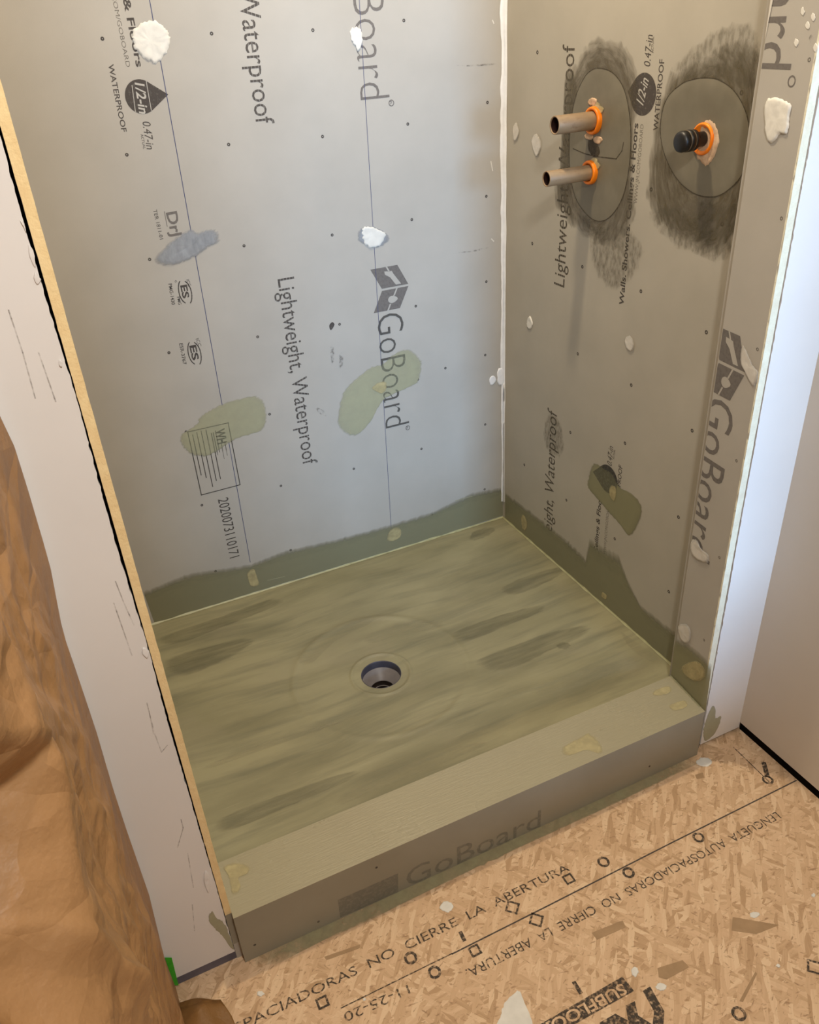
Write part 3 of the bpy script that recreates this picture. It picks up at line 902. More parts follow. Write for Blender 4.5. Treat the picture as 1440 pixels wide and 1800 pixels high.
def oval(b):
    disc(b, OVAL, 1)
    line(b, PIPE, [(1009, 261), (1030, 270), (1050, 275), (1085, 279), (1095, 265), (1098, 250)], .0022, M['seam'], .0026)
    for i, (u, v) in enumerate(((1043, 178), (1050, 185), (1056, 192), (1037, 238), (1050, 290), (1046, 283), (1052, 245))):
        blob(b, PIPE, [(u - 7, v), (u, v - 7), (u + 8, v - 2), (u + 5, v + 7), (u - 4, v + 6)], M['tan_dab'] if i % 3 else M['crumb'], .002, .0024, .003, .0012, 5, i)
    blob(b, PIPE, [(1038, 242), (1052, 252), (1056, 270), (1046, 276), (1036, 262)], M['seam'], .0003, .0026, .002, 0, 5, 9)


part('cover_patch', wall_right, oval, 'long oval grey patch around the two pipes')


def rdisc(b):
    disc(b, DISCP, 2)
    blob(b, PIPE, [(1238, 215), (1252, 212), (1262, 225), (1266, 250), (1258, 275), (1246, 290), (1234, 285), (1226, 270), (1232, 235)], M['crumb'], .002, .0022, .004, .001, 6, 3)


part('cover_patch', wall_right, rdisc, 'round grey patch around the valve')
for i, (q, lab, t) in enumerate((
        ([(936, 244), (944, 234), (953, 250), (950, 268), (944, 276), (938, 262)], 'white plaster smear left of the pipes', M['grey_dab']),
        ([(903, 226), (909, 214), (914, 230), (911, 244), (905, 248)], 'small plaster smear beside the corner', M['grey_dab']),
        ([(928, 562), (933, 556), (937, 570), (933, 578), (928, 574)], 'small oval sealant dab beside the corner caulk', M['white_dab']),
        ([(1102, 592), (1110, 590), (1117, 606), (1112, 618), (1103, 612), (1100, 600)], 'oval sealant dab on the middle of the pipe wall', M['grey_dab']))):
    part('sealant_dab', wall_right, lambda b, q=q, t=t, i=i: blob(b, PIPE, q, t, .003, .0006, .003, .0008, 6, i), lab)


def olive_patch(b):
    blob(b, PIPE, [(1044, 814), (1062, 822), (1076, 832), (1090, 856), (1112, 868), (1130, 892), (1124, 920), (1108, 943), (1090, 922), (1066, 895), (1046, 872), (1033, 855), (1035, 836)], M['film'], .0006, .0006, .004, 0, 7, 3)
    blob(b, PIPE, [(1076, 852), (1084, 856), (1085, 868), (1081, 882), (1074, 874), (1072, 860)], M['tan_dab'], .0016, .0013, .001, .0003, 6, 4)


part('waterproof_patch', wall_right, olive_patch, 'olive painted patch on the middle of the pipe wall')


def rb(b):
    band(b, PIPE, [(888, 912), (960, 978), (1030, 1042), (1060, 1069), (1100, 1104), (1140, 1140), (1200, 1194)],
         [(889, 866), (950, 912), (1000, 952), (1030, 982), (1036, 946), (1058, 960), (1088, 975), (1104, 1020), (1125, 1062), (1200, 1122)], M['film_band'], rag=.008, seed=4, n=200)
    blob(b, PIPE, [(917, 908), (923, 905), (928, 918), (926, 932), (919, 930)], M['tan_dab'], .0012, .0012, .002, .0003, 6, 4)
    blob(b, PIPE, [(1060, 1040), (1068, 1046), (1066, 1054), (1058, 1048)], M['tan_dab'], .0008, .0012, .002, .0003, 6, 5)


part('waterproof_coat', wall_right, rb, 'olive waterproof coat along the foot of the pipe wall')
blobs_d = part('sanding_smudge', wall_right, lambda b: smear(b, [(962, 730), (978, 728), (992, 760), (990, 800), (970, 800), (955, 770)], M['dirt_soft'], .0010, 7), 'faint scuff over the lower lettering')

# ---- front strip beside the curb (return of the shower opening)
st = MB()


def sp(t, z, o=0.0):
    return s0 + (s1 - s0) * t + Vector((0, 0, z)) + STRIP.n * o


# board: face at STRIP plane, thickness .013 to +x, from behind the curb to the drywall face
SB = M['board']
tk = Vector((.013, 0, 0))
cor = [s0, s1, s1 + Vector((.018, 0, 0)), s0 + tk]
vs = [c + Vector((0, 0, z)) for z in (H0, CEIL) for c in cor]
st.add(vs, [(0, 1, 5, 4), (2, 3, 7, 6), (3, 0, 4, 7), (4, 5, 6, 7), (0, 3, 2, 1)], SB)
st.box((-.043, YB - .001, H0), (.0, YB + .02, CEIL), SB)
sclip = (s0 + sdir * .0015, -sdir)
u0, u1_ = STRIP.hit(1262, 590), STRIP.hit(1216, 968)
clen = (u0 - u1_).z
gstart = STRIP.hit(1265, 702); gend = STRIP.hit(1216, 968)
gy = .5 * (gstart + gend)
off_up = .012
bx0 = Vector((0, 0, gstart.z)) + s0 - sdir * off_up
text(st, STRIP, 'GoBoard', Vector((bx0.x, bx0.y, gstart.z)), Vector((bx0.x, bx0.y, gend.z)), sdir, cb * 1.0, M['ink_grey'], clip=sclip)
lz0, lz1 = STRIP.hit(1300, 590).z, STRIP.hit(1275, 700).z
logo(st, STRIP, Vector((bx0.x, bx0.y, lz0)) - sdir * .012, Vector((0, 0, -1)) * ((lz0 - lz1) / 1.05), sdir * (.075), M['ink_grey'], SB, sclip)
ue = STRIP.hit(1370, 122)
text(st, STRIP, 'GoBoard', Vector((bx0.x, bx0.y, ue.z + glen)), Vector((bx0.x, bx0.y, ue.z)), sdir, cb, M['ink_grey'], clip=sclip)
ringmark(st, STRIP, (1392, 143), .0075, .0025, M['ink_grey'])
for p in ((1332, 614), (1295, 810), (1265, 980), (1238, 1125), (1374, 384), (1423, 105)):
    ringmark(st, STRIP, p, .0026, .0022, M['ink_faint'], seg=6)
for p in ((1412, 20), (1430, 30), (1427, 68), (1400, 75), (1420, 45), (1434, 84)):
    blob(st, STRIP, [(p[0] - 4, p[1]), (p[0], p[1] - 8), (p[0] + 4, p[1]), (p[0], p[1] + 8)], M['scuff'] if p[0] % 2 else M['white_dab'], .0005, .0004, .002, 0, 4, p[0])
trim = tag(st.build('trim_1'), 'narrow printed grey board strip at the right end of the curb', 'board strip', kind='structure')


def fe_(b, x0t, z0, z1, x1t, mat, yy, seed, n=200, jag=.0008):
    vs = []; fs = []
    for k in range(n + 1):
        z = z0 + (z1 - z0) * k / n
        j0 = noise.noise(Vector((z * 70, seed, 0))) * jag; j1 = noise.noise(Vector((z * 90, seed, 9))) * jag
        vs += [(x0t + j0, yy, z), (x1t + j1, yy, z), (x0t + j0, yy + .004, z), (x1t + j1, yy + .004, z)]
    for k in range(n):
        b_ = k * 4
        fs += [(b_, b_ + 1, b_ + 5, b_ + 4), (b_ + 1, b_ + 3, b_ + 7, b_ + 5), (b_ + 2, b_, b_ + 4, b_ + 6)]
    vs = [Vector(v) for v in vs]; orient(vs, [fs[0]], Vector((0, -1, 0)))
    b.add(vs, fs, mat)


part('foam_edge', trim, lambda b: fe_(b, s1.x, HC + .004, CEIL, s1.x + .0165, M['foam_white'], YD - .001, 2), 'pale cut edge of the strip')
part('edge_caulk', trim, lambda b: b.add([sp(0, 1.42, .0012), sp(0, 1.56, .0012), sp(.10, 1.56, .0012), sp(.13, 1.7, .0012), sp(0, 1.7, .0012), sp(.07, 1.50, .0012)], [(0, 1, 2, 5), (1, 4, 3, 2)], M['grey_dab']), 'pale sealant tapering down the strip edge')
for q, lab, t, m_ in (([(1347, 180), (1360, 171), (1380, 176), (1391, 186), (1388, 210), (1385, 234), (1372, 236), (1360, 250), (1350, 246), (1346, 215)], 'large pale sealant patch high on the strip', .003, 'white_dab'),
                      ([(1306, 606), (1312, 612), (1324, 640), (1335, 656), (1330, 678), (1322, 676), (1312, 656), (1302, 634)], 'slanted sealant smear over the printed logo', .002, 'grey_dab'),
                      ([(1216, 950), (1226, 948), (1236, 965), (1248, 976), (1246, 990), (1228, 984), (1216, 970)], 'sealant smear at the end of the lettering', .003, 'grey_dab'),
                      ([(1194, 1098), (1206, 1095), (1216, 1106), (1214, 1128), (1204, 1130), (1195, 1116)], 'sealant dab above the olive coat', .003, 'grey_dab')):
    part('sealant_dab', trim, lambda b, q=q, t=t, m_=m_: blob(b, STRIP, q, M[m_], t, .0006, .003, .0009, 7, len(lab)), lab)


def sfoot(b):
    band(b, STRIP, [(1180, 1190), (1198, 1207), (1220, 1230), (1241, 1250)], [(1187, 1122), (1208, 1130), (1228, 1145), (1252, 1168)], M['film'], rag=.002, seed=9, n=60)
    blob(b, STRIP, [(1198, 1176), (1208, 1164), (1226, 1160), (1240, 1172), (1242, 1190), (1228, 1198), (1210, 1192)], M['tan_dab'], .0016, .0012, .003, .0008, 7, 4)


part('waterproof_coat', trim, sfoot, 'olive coat at the foot of the strip')

# ---- left board (seen edge-on), with its foam edge
lw = MB()
lw.box((XL - .0125, YD, H0), (XL, 0, CEIL), M['board'])
wall_left = tag(lw.build('wall_left'), 'grey backer board wall on the left seen edge-on', 'wall', kind='structure')
part('foam_edge', wall_left, lambda b: fe_(b, XL - .0125, HC - .004, CEIL, XL, M['foam'], YD - .0012, 5), 'cream cut foam edge beside the left drywall')
part('waterproof_coat', wall_left, lambda b: fe_(b, XL - .0128, H0 + .05, HC - .004, XL + .0005, M['curb_front'], YD - .0014, 6, 40), 'olive coat on the board end beside the curb')

# ---- drywall left and right of the opening, dark cavity behind the ragged cut
def drywall(mb, x0, x1, z0, ragged_side, seed, jag, gap_fn, mat):
    n = 500; vs = []; fs = []
    for k in range(n + 1):
        z = z0 + (CEIL - z0) * k / n
        e = gap_fn(z) + (abs(noise.noise(Vector((z * 45, seed, 0)))) * .6 + abs(noise.noise(Vector((z * 170, seed, 4)))) * .6) * jag
        xa, xb = (x0, x1 - e) if ragged_side > 0 else (x0 + e, x1)
        vs += [(xa, YD, z), (xb, YD, z), (xb, YD + .0127, z), (xa, YD + .0127, z)]
    for k in range(n):
        b_ = k * 4
        for j in range(4): fs.append((b_ + j, b_ + (j + 1) % 4, b_ + 4 + (j + 1) % 4, b_ + 4 + j))
    vs = [Vector(v) for v in vs]
    orient(vs, fs[:1] + [], Vector((0, -1, 0)))
    a, b_, c = vs[fs[0][0]], vs[fs[0][1]], vs[fs[0][2]]
    if (b_ - a).cross(c - a).dot(Vector((0, -1, 0))) < 0: fs = [tuple(reversed(f)) for f in fs]
    mb.add(vs, fs, mat)


dl = MB()
drywall(dl, -1.80, XL - .0125, H0 + .024, 1, 1, .004, lambda z: .0006 + .0035 * max(0, min(1, (z - .05) * 2)) * (.5 + .7 * noise.noise(Vector((z * 5, 1, 2)))), M['drywall'])
dl.box((-1.80, YD + .02, H0), (XL - .0125, YD + .05, CEIL), M['dark'])
dl.box((-1.80, YD + .0015, H0), (XL - .0125, YD + .02, H0 + .04), M['plate'])
for q in ([(15, 545), (40, 620), (62, 700)], [(68, 620), (98, 706)], [(203, 1022), (218, 1060), (236, 1100)], [(200, 1060), (232, 1152)], [(258, 1235), (272, 1290), (284, 1322), (294, 1310)], [(262, 1250), (270, 1290)],
          [(318, 1440), (322, 1455), (312, 1490)], [(330, 1500), (340, 1560)], [(338, 1590), (342, 1636)]):
    line(dl, DRY, q, .0016, M['pencil'], .0003)
poly(dl, DRY, [(390, 1690), (402, 1675), (398, 1682)], M['plate'], .0004)
wfl = tag(dl.build('wall_front_left'), 'white drywall left of the shower opening with a ragged cut edge', 'wall', kind='structure')
part('waterproof_smear', wfl, lambda b: blob(b, DRY, [(372, 1600), (380, 1612), (392, 1620), (402, 1640), (412, 1668), (404, 1664), (392, 1646), (376, 1630), (366, 1616)], M['film_thin'], .0006, .0005, .004, 0, 7, 3), 'olive smear on the drywall beside the curb')
part('torn_paper', wfl, lambda b: [blob(b, DRY, q, M['drywall'], .002, .0003, .002, .001, 5, i) for i, q in enumerate(([(36, 388), (43, 392), (46, 408), (42, 400)], [(50, 430), (60, 445), (62, 470), (54, 455)], [(62, 478), (70, 490), (66, 500), (60, 488)], [(104, 632), (110, 636), (108, 644), (103, 640)], [(252, 1138), (262, 1146), (258, 1156), (250, 1148)], [(362, 1530), (370, 1550), (366, 1570), (358, 1545)]))], 'torn drywall paper along the cut')

dr = MB()
drywall(dr, s1.x + .0185, XR + .001, H0 + .008, -1, 7, .0035, lambda z: .0018 + .0016 * (.5 + noise.noise(Vector((z * 4, 8, 2)))), M['drywall'])
dr.box((-.046, YD + .02, H0), (XR, YD + .05, CEIL), M['dark'])
wfr = tag(dr.build('wall_front_right'), 'narrow white drywall right of the shower opening', 'wall', kind='structure')
part('waterproof_smear', wfr, lambda b: blob(b, DRY, [(1242, 1262), (1252, 1240), (1258, 1246), (1258, 1262), (1268, 1258), (1264, 1275), (1256, 1290), (1246, 1300), (1238, 1302), (1236, 1285)], M['film_thin'], .0006, .0005, .003, 0, 7, 3), 'olive smear on the drywall at the right end of the curb')

# ---- room shell
rr = MB()
rr.box((XR, -2.5, H0 + .026), (XR + .013, YD, CEIL), M['drywall_r'])
rr.box((XR + .004, -2.5, H0), (XR + .05, YD, H0 + .03), M['dark'])
tag(rr.build('wall_room_right'), 'plain beige side wall at the right edge', 'wall', kind='structure')
rl = MB(); rl.box((-1.82, -2.5, H0), (-1.80, YD + .05, CEIL), M['drywall'])
tag(rl.build('wall_room_left'), 'side wall behind the brown paper', 'wall', kind='structure')
rk = MB()
WX0, WX1, WZ0, WZ1 = -.52, .07, .60, 2.10
rk.box((-1.82, -2.52, H0), (WX0, -2.5, CEIL), M['drywall']); rk.box((WX1, -2.52, H0), (XR + .02, -2.5, CEIL), M['drywall'])
rk.box((WX0, -2.52, H0), (WX1, -2.5, WZ0), M['drywall']); rk.box((WX0, -2.52, WZ1), (WX1, -2.5, CEIL), M['drywall'])
tag(rk.build('wall_room_back'), 'wall with the window behind the camera', 'wall', kind='structure')
ce = MB(); ce.box((-1.82, -2.5, CEIL), (XR + .02, .013, CEIL + .02), M['ceiling'])
tag(ce.build('ceiling'), 'white ceiling', 'ceiling', kind='structure')

# ================================================================ THINGS
# ---- shower pan
pn = MB()
DC = Vector((-.678, -.500)); RH = .0535; ZD = -.020
x0, x1, y0, y1 = XL, 0.0, YB + .0, 0.0
seg = 192; radii = 110
vs = []; fs = []
angs = sorted([2 * math.pi * k / seg for k in range(seg)] + [math.atan2(cy - DC.y, cx - DC.x) % (2 * math.pi) for cx in (x0, x1) for cy in (y0, y1)])
na = len(angs)
for th in angs:
    c, s_ = math.cos(th), math.sin(th)
    tx = ((x1 if c > 0 else x0) - DC.x) / c if abs(c) > 1e-9 else 1e9
    ty = ((y1 if s_ > 0 else y0) - DC.y) / s_ if abs(s_) > 1e-9 else 1e9
    R = min(tx, ty)
    for j in range(radii + 1):
        t = j / radii
        rad = RH + (R - RH) * (t ** 1.3)
        x, y = DC.x + c * rad, DC.y + s_ * rad
        k = (rad - RH) / (R - RH)
        z = ZD * (1 - k)
        z += .0030 * math.exp(-((rad - .235) / .009) ** 2) * (1 + .6 * noise.noise(Vector((c * 2, s_ * 2, 1))))
        z += .0036 * math.exp(-((rad - .080) / .0045) ** 2)
        z += .0010 * noise.noise(Vector((x * 5, y * 18, 0)))
        z += .0012 * math.exp(-((y + .765 + .02 * math.sin(x * 4)) / .010) ** 2)
        z *= min(1, (1 - k) * 12 + .0)
        vs.append((x, y, z))
for i in range(na):
    i2 = (i + 1) % na
    for j in range(radii):
        a = i * (radii + 1) + j; b = i2 * (radii + 1) + j
        fs.append((a, a + 1, b + 1, b))
pn.add(vs, fs, M['pan'], smooth=True)


def pan_z(x, y):
    c, s_ = x - DC.x, y - DC.y
    rad = math.hypot(c, s_); c /= rad; s_ /= rad
    tx = ((x1 if c > 0 else x0) - DC.x) / c if abs(c) > 1e-9 else 1e9
    ty = ((y1 if s_ > 0 else y0) - DC.y) / s_ if abs(s_) > 1e-9 else 1e9
    k = (rad - RH) / (min(tx, ty) - RH)
    z = ZD * (1 - k) + .0010 * noise.noise(Vector((x * 5, y * 18, 0))) + .0012 * math.exp(-((y + .765 + .02 * math.sin(x * 4)) / .010) ** 2)
    z += .0030 * math.exp(-((rad - .235) / .009) ** 2) * (1 + .6 * noise.noise(Vector((c * 2, s_ * 2, 1))))
    return z * min(1, (1 - k) * 12)


tmp = MB()
for i, (q, mt) in enumerate((
        ([(830, 1158), (900, 1130), (960, 1110), (1030, 1096), (1040, 1110), (970, 1142), (880, 1176)], 'streak_dark'),
        ([(790, 1108), (860, 1082), (950, 1060), (960, 1070), (900, 1094), (820, 1122)], 'streak_dark'),
        ([(978, 1131), (990, 1126), (1004, 1131), (998, 1138), (984, 1138)], 'streak_dark'),
        ([(880, 1030), (960, 1000), (1000, 1000), (960, 1025), (900, 1045)], 'streak_dark'),
        ([(830, 935), (862, 925), (872, 932), (850, 945), (826, 950)], 'streak_dark'),
        ([(285, 1165), (340, 1140), (420, 1118), (450, 1120), (410, 1150), (320, 1190)], 'streak_dark'),
        ([(280, 1120), (380, 1085), (480, 1050), (500, 1058), (420, 1090), (300, 1135)], 'streak_dark'),
        ([(380, 1440), (500, 1390), (620, 1350), (630, 1362), (520, 1410), (390, 1465)], 'streak_dark'),
        ([(940, 1205), (1040, 1172), (1120, 1150), (1132, 1162), (1060, 1188), (960, 1222)], 'streak_light'),
        ([(1090, 1110), (1120, 1130), (1160, 1158), (1150, 1166), (1110, 1142)], 'streak_light'),
        ([(520, 1150), (560, 1110), (640, 1075), (660, 1085), (590, 1120), (540, 1165)], 'streak_light'),
        ([(360, 1345), (470, 1300), (600, 1258), (602, 1262), (480, 1308), (364, 1352)], 'streak_light'),  # thin pale line following the crease across the pan
        ([(590, 1400), (720, 1340), (840, 1300), (850, 1312), (740, 1356), (600, 1415)], 'streak_light'),
        ([(640, 1110), (720, 1085), (780, 1085), (770, 1100), (710, 1105), (650, 1125)], 'streak_light'))):
    blob(tmp, PAN, q, M[mt], .0001, .0008, .010, 0, 9, i + 20)
    tmp.v = [(v[0], v[1], pan_z(v[0], v[1]) + .0008) if abs(v[2]) < .01 and v[2] > .0005 else v for v in tmp.v]
    pn.add(tmp.v, tmp.f, M[mt], tmp.fade, True)
    tmp = MB()
outer = [Vector(vs[i * (radii + 1) + radii]) for i in range(na)]
sk = outer + [Vector((p.x, p.y, H0 + .0005)) for p in outer]
pn.add(sk, [(i, na + i, na + (i + 1) % na, (i + 1) % na) for i in range(na)], M['pan'])
pan = empty('shower_pan', (-.61, -.455, H0))
tag(pan, 'olive coated sloping shower base with brush streaks', 'shower base')
pn.build('base', pan)


def bead(b, a, c, up, out, wdt, mat, seed):
    n = 120; vs = []; fs = []
    for k in range(n + 1):
        p = a.lerp(c, k / n); q = wdt * (.8 + .5 * noise.noise(Vector((k * .2, seed, 0))))
        vs += [p + up * q + out * .0009, p + up * q * .45 + out * q * .45, p + out * q + up * .0009]
    for k in range(n):
        for j in range(2): fs.append((k * 3 + j, k * 3 + 1 + j, k * 3 + 4 + j, k * 3 + 3 + j))
    orient(vs, fs, up + out); b.add(vs, fs, mat, smooth=True)


o_ = part('sealant_bead', pan, lambda b: bead(b, Vector((XL, 0, 0)), Vector((0, 0, 0)), Vector((0, 0, 1)), Vector((0, -1, 0)), .006, M['caulk_olive'], 1), 'pale bead along the rear wall')
o_ = part('sealant_bead', pan, lambda b: bead(b, Vector((0, 0, 0)), Vector((0, YB, 0)), Vector((0, 0, 1)), Vector((-1, 0, 0)), .006, M['caulk_olive'], 2), 'pale bead along the pipe wall')

# ---- drain
dn = empty('floor_drain', (DC.x, DC.y, ZD - .088))
tag(dn, 'open grey plastic drain in the middle of the shower base', 'drain')
q = MB(); lathe(q, [(.0545, ZD + .0005), (.0535, ZD + .001), (.0525, ZD - .002), (.0525, ZD - .022)], (DC.x, DC.y, 0), (0, 0, 1), M['pvc_shaded']); q.build('rim_wall', dn)
q = MB(); lathe(q, [(.0525, ZD - .022), (.050, ZD - .0225), (.034, ZD - .052), (.0325, ZD - .053), (.0325, ZD - .060)], (DC.x, DC.y, 0), (0, 0, 1), M['pvc']); q.build('bowl', dn)
q = MB(); lathe(q, [(.0325, ZD - .053), (.0320, ZD - .074), (.027, ZD - .074)], (DC.x, DC.y, 0), (0, 0, 1), M['rubber']); q.build('gasket', dn)
q = MB(); lathe(q, [(.0285, ZD - .076), (.0285, ZD - .066), (.0275, ZD - .0645), (.0255, ZD - .065)], (DC.x, DC.y, 0), (0, 0, 1), M['pvc'])
lathe(q, [(.0255, ZD - .065), (.0250, ZD - .088), (.0, ZD - .0885)], (DC.x, DC.y, 0), (0, 0, 1), M['rubber']); q.build('waste_pipe', dn)

# ---- curb
cu = empty('shower_curb', (-.61, (YB + YF) / 2, H0))
tag(cu, 'olive coated raised curb across the shower entrance', 'curb')
xe0 = XL
r0, r1 = s0.x - .001, s1.x + .004


def slab(za, zb, ya, yb_, mat, xl=xe0, top=None):
    b = MB()
    def xr(y): return s0.x + (s1.x - s0.x) * (y - s0.y) / (s1.y - s0.y) - .0012
    v = []
    for z in (za, zb):
        for (x, y) in ((xl, ya), (xr(ya), ya), (xr(yb_), yb_), (xl, yb_)): v.append(Vector((x, y, z)))
    b.add(v, [(4, 5, 6, 7)], top or mat)
    b.add(v, [(0, 3, 2, 1), (0, 1, 5, 4), (1, 2, 6, 5), (2, 3, 7, 6), (3, 0, 4, 7)], mat)
    return b


b_ = slab(HC - .013, HC, YF, YB, M['curb_front'], top=M['curb'])
blob(b_, TOP, [(392, 1524), (410, 1516), (432, 1518), (441, 1526), (436, 1536), (420, 1544), (424, 1560), (418, 1572), (408, 1574), (404, 1556), (400, 1540)], M['tan_dab'], .001, .0003, .002, .0006, 7, 1)
for i, qd in enumerate(([(1176, 1240), (1202, 1231), (1210, 1238), (1204, 1246), (1184, 1250)], [(990, 1312), (1020, 1296), (1034, 1288), (1048, 1296), (1060, 1312), (1058, 1326), (1030, 1320), (1000, 1330), (986, 1324)], [(1148, 1216), (1172, 1206), (1182, 1210), (1176, 1220), (1152, 1224)])):
    blob(b_, TOP, qd, M['tan_dab'], .0005, .0003, .002, .0002, 7, i)
top_o = b_.build('top_board', cu, bevel=0)
b_ = slab(H0 + .001, HC - .0135, YF + .0006, YF + .0136, M['curb_front'])
cclip = (Vector((0, 0, H0 + .002)), Vector((0, 0, -1)))
q0 = CFRONT.hit(716, 1562); q1 = CFRONT.hit(950, 1456)
zb = H0 - .005
text(b_, CFRONT, 'GoBoard', Vector((q0.x, YF, zb + .008)), Vector((q1.x, YF, zb + .008)), (0, 0, 1), .062, M['ink_curb'], clip=cclip, off=.0001)
poly(b_, CFRONT, [(594, 1582), (662, 1552), (700, 1535), (700, 1568), (660, 1586), (598, 1613)], M['ink_curb'], .0001)
for p in ((448, 1661), (560, 1620), (662, 1525), (1142, 1347)):
    ringmark(b_, CFRONT, p, .0018, .0025, M['ink'], seg=6, off=.0001)
b_.build('front_board', cu)
b_ = slab(H0 + .001, HC - .0135, YF + .0142, YB, M['curb_front']); b_.build('core', cu)
bm_ = MB(); bead(bm_, Vector((s0.x - .002, YB, HC)), Vector((s1.x - .002, YD, HC)), Vector((0, 0, 1)), Vector((-1, 0, 0)), .004, M['film'], 5)
bm_.build('sealant_bead', cu)

# ---- pipes
def pipe(z, y, length, rad, seatr, label):
    e = empty('water_pipe', (0, y, z))
    tag(e, label, 'pipe', 'tan pipe stubs on the right wall')
    b = MB(); lathe(b, [(rad, .012), (rad, -length), (rad * .97, -length - .0012), (rad * .86, -length - .0012), (rad * .84, -length + .001)], (0, y, z), (1, 0, 0), M['copper'])
    b.build('tube', e)
    b = MB(); lathe(b, [(rad * .84, -length + .001), (rad * .82, -length + .07), (0, -length + .071)], (0, y, z), (1, 0, 0), M['pipe_in']); b.build('bore', e)
    b = MB(); lathe(b, [(seatr, -.0015), (seatr, -.008), (seatr * .97, -.0115), (seatr * .9, -.013), (rad * 1.16, -.0125), (rad * 1.12, -.007), (rad * 1.005, -.006)], (0, y, z), (1, 0, 0), M['orange'])
    b.build('seal', e)['label'] = 'orange rubber seal'
    return e


pipe(1.2625, -.392, .108, .0195, .029, 'upper tan pipe stub in an orange seal')
pipe(1.1525, -.390, .124, .0170, .0265, 'lower tan pipe stub in an orange seal')
# ---- valve
vz, vy = 1.252, -.741
e = empty('shower_valve', (0, vy, vz)); tag(e, 'black threaded shower valve stem in an orange seal', 'valve')
b = MB(); lathe(b, [(.0135, .01), (.0135, -.022), (.015, -.024)], (0, vy, vz), (1, 0, 0), M['black'], 40); b.build('neck', e)
b = MB()
pr = [(.0, -.0625), (.013, -.0625), (.0180, -.060), (.0192, -.056), (.0192, -.048)]
lathe(b, pr + [(.0182, -.0475), (.0182, -.0465), (.0198, -.046), (.0198, -.037), (.0186, -.0365), (.0186, -.0355), (.0192, -.035), (.0192, -.027), (.0135, -.024)], (0, vy, vz), (1, 0, 0), M['black'], 40)
b.build('cap', e)
for t in (-.047, -.036):
    b = MB(); lathe(b, [(.0193, t - .0012), (.0199, t), (.0193, t + .0012)], (0, vy, vz), (1, 0, 0), M['silver'], 40); b.build('groove_ring', e)
b = MB(); lathe(b, [(.029, -.0015), (.029, -.0065), (.0275, -.0085), (.0250, -.0085), (.0215, -.004), (.014, -.003)], (0, vy, vz), (1, 0, 0), M['orange'], 56)
b.build('seal', e)['label'] = 'orange rubber seal'

# ---- kraft paper hung on the left side wall
edge_px = [(0, 732), (25, 785), (50, 865), (75, 950), (89, 1000), (107, 1095), (116, 1129), (133, 1178), (170, 1289), (196, 1378), (222, 1458), (262, 1573), (289, 1684), (333, 1800)]
YP0 = YD - .012
epl = Plane((0, YP0, 0), (0, -1, 0))
ed = sorted([(epl.hit(*p).z, epl.hit(*p).x) for p in edge_px])


def edge_x(z):
    if z <= ed[0][0]: return ed[0][1]
    for (za, xa), (zb_, xb) in zip(ed, ed[1:]):
        if z <= zb_: return xa + (xb - xa) * (z - za) / (zb_ - za)
    return ed[-1][1] + .0 * (z - ed[-1][0])


def sm(t):
    t = max(0, min(1, t)); return t * t * (3 - 2 * t)


def crease(p, s):
    return 1 - abs(noise.noise(p * s)) * 2


b = MB()
NY, NZ = 260, 280
Z0, Z1, YE = H0 + .012, 1.62, -2.35
for i in range(NY + 1):
    t = i / NY
    y = YP0 + (YE - YP0) * (t ** 1.25)
    for j in range(NZ + 1):
        z = Z0 + (Z1 - Z0) * j / NZ
        far = math.exp(-(YP0 - y) / .10)
        x = edge_x(z) * far + (-1.352) * (1 - far)
        ln = (YP0 - y)
        fold = .012 * math.exp(-((y + 1.47 + .12 * (z - .8) * -1) / .05) ** 2) - .5 * max(0, min(z - .70, .5)) * sm((-1.42 + .71 * (min(z, .93) - .913) - max(0, z - .93) * 1.0 - y) / .10) + .022 * math.exp(-((y + 1.70) / .016) ** 2) + .012 * math.exp(-((y + 1.53 + .2 * (z - .8)) / .012) ** 2)
        w_ = min(1, ln / .16)
        P = Vector((0, y, z * .8))
        cr = (.016 * (crease(P, 4.3) - .4) + .013 * (crease(P + Vector((3, 0, 0)), 8) - .4) + .005 * crease(P + Vector((7, 1, 0)), 15) + .002 * crease(P + Vector((1, 5, 0)), 34) - .012) * (w_ * .95 + .05)
        vs_x = min(x + (fold + cr) * (w_ * .8 + .2), -1.262)
        vs_x = max(vs_x, -1.78)
        b.v.append((vs_x, y, z)); b.fade.append(1)
k = b.mi(M['kraft'])
for i in range(NY):
    for j in range(NZ):
        a = i * (NZ + 1) + j
        b.f.append([a, a + 1, a + NZ + 2, a + NZ + 1]); b.m.append(k); b.sm.append(True)
po = b.build('kraft_paper_sheet', origin=(-1.35, -1.6, Z0))
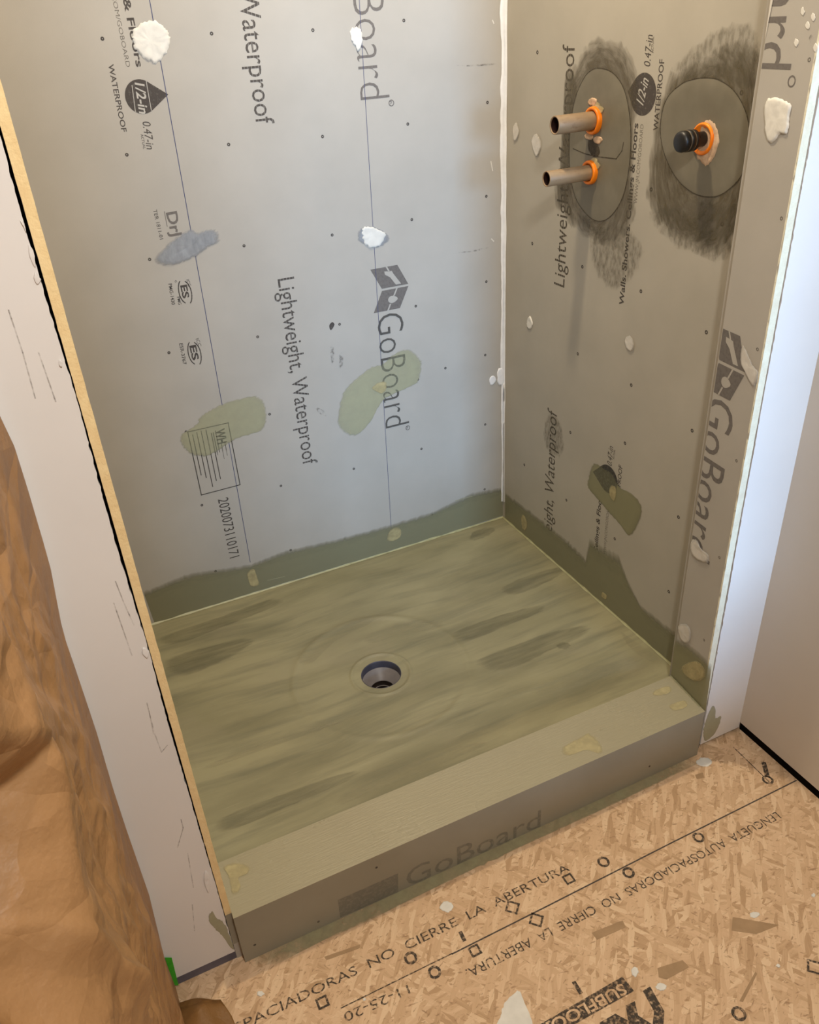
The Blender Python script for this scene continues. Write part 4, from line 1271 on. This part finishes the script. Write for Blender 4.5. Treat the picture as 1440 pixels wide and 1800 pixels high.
tag(po, 'crumpled brown kraft paper sheet covering the left side wall', 'paper')
md = po.modifiers.new('solid', 'SOLIDIFY'); md.thickness = .0006; md.offset = 0

# ---- floor paper flap
b = MB()
NX, NYf = 24, 40
fp0 = [FLOOR.hit(*p) for p in ((345, 1722), (390, 1737), (405, 1765), (413, 1800))]
for i in range(NYf + 1):
    y = -1.062 - 1.0 * i / NYf
    xr_ = -1.276 + .012 * math.tanh((-1.09 - y) * 20) + .01 * noise.noise(Vector((y * 9, 0, 0)))
    for j in range(NX + 1):
        s_ = j / NX
        x = -1.378 + (xr_ + 1.378) * s_
        z = H0 + .003 + .012 * math.exp(-((s_ - .55) / .25) ** 2) + .006 * (1 - s_) + .003 * noise.noise(Vector((x * 30, y * 12, 0))) + .003
        b.v.append((x, y - .035 * s_ * (1 if i == 0 else math.exp(-i / 6)) , z)); b.fade.append(1)
k = b.mi(M['kraft_floor'])
for i in range(NYf):
    for j in range(NX):
        a = i * (NX + 1) + j
        b.f.append([a, a + NX + 1, a + NX + 2, a + 1]); b.m.append(k); b.sm.append(True)
fo_ = b.build('floor_paper', origin=(-1.32, -1.5, H0))
tag(fo_, 'brown paper flap lying on the subfloor below the kraft sheet', 'paper')
md = fo_.modifiers.new('solid', 'SOLIDIFY'); md.thickness = .0006; md.offset = 1

# ---- green tape scraps holding the paper
for pix, lab in ((((290, 1684), (302, 1684), (314, 1732), (306, 1732)), 'lower green masking tape scrap at the foot of the kraft paper'), (((255, 1572), (260, 1577), (266, 1593), (262, 1594)), 'tiny green masking tape scrap higher up the paper edge')):
    b = MB()
    tp = Plane((0, YD - .004, 0), (0, -1, 0))
    front = [tp.hit(*p) for p in pix]
    back = [p + Vector((0, .0009, 0)) for p in front]
    v = front + back
    fs = [(0, 1, 2, 3), (7, 6, 5, 4)] + [(i, 4 + i, 4 + (i + 1) % 4, (i + 1) % 4) for i in range(4)]
    b.add(v, fs, M['tape'])
    tag(b.build('masking_tape', origin=front[3]), lab, 'tape', 'green masking tape scraps')
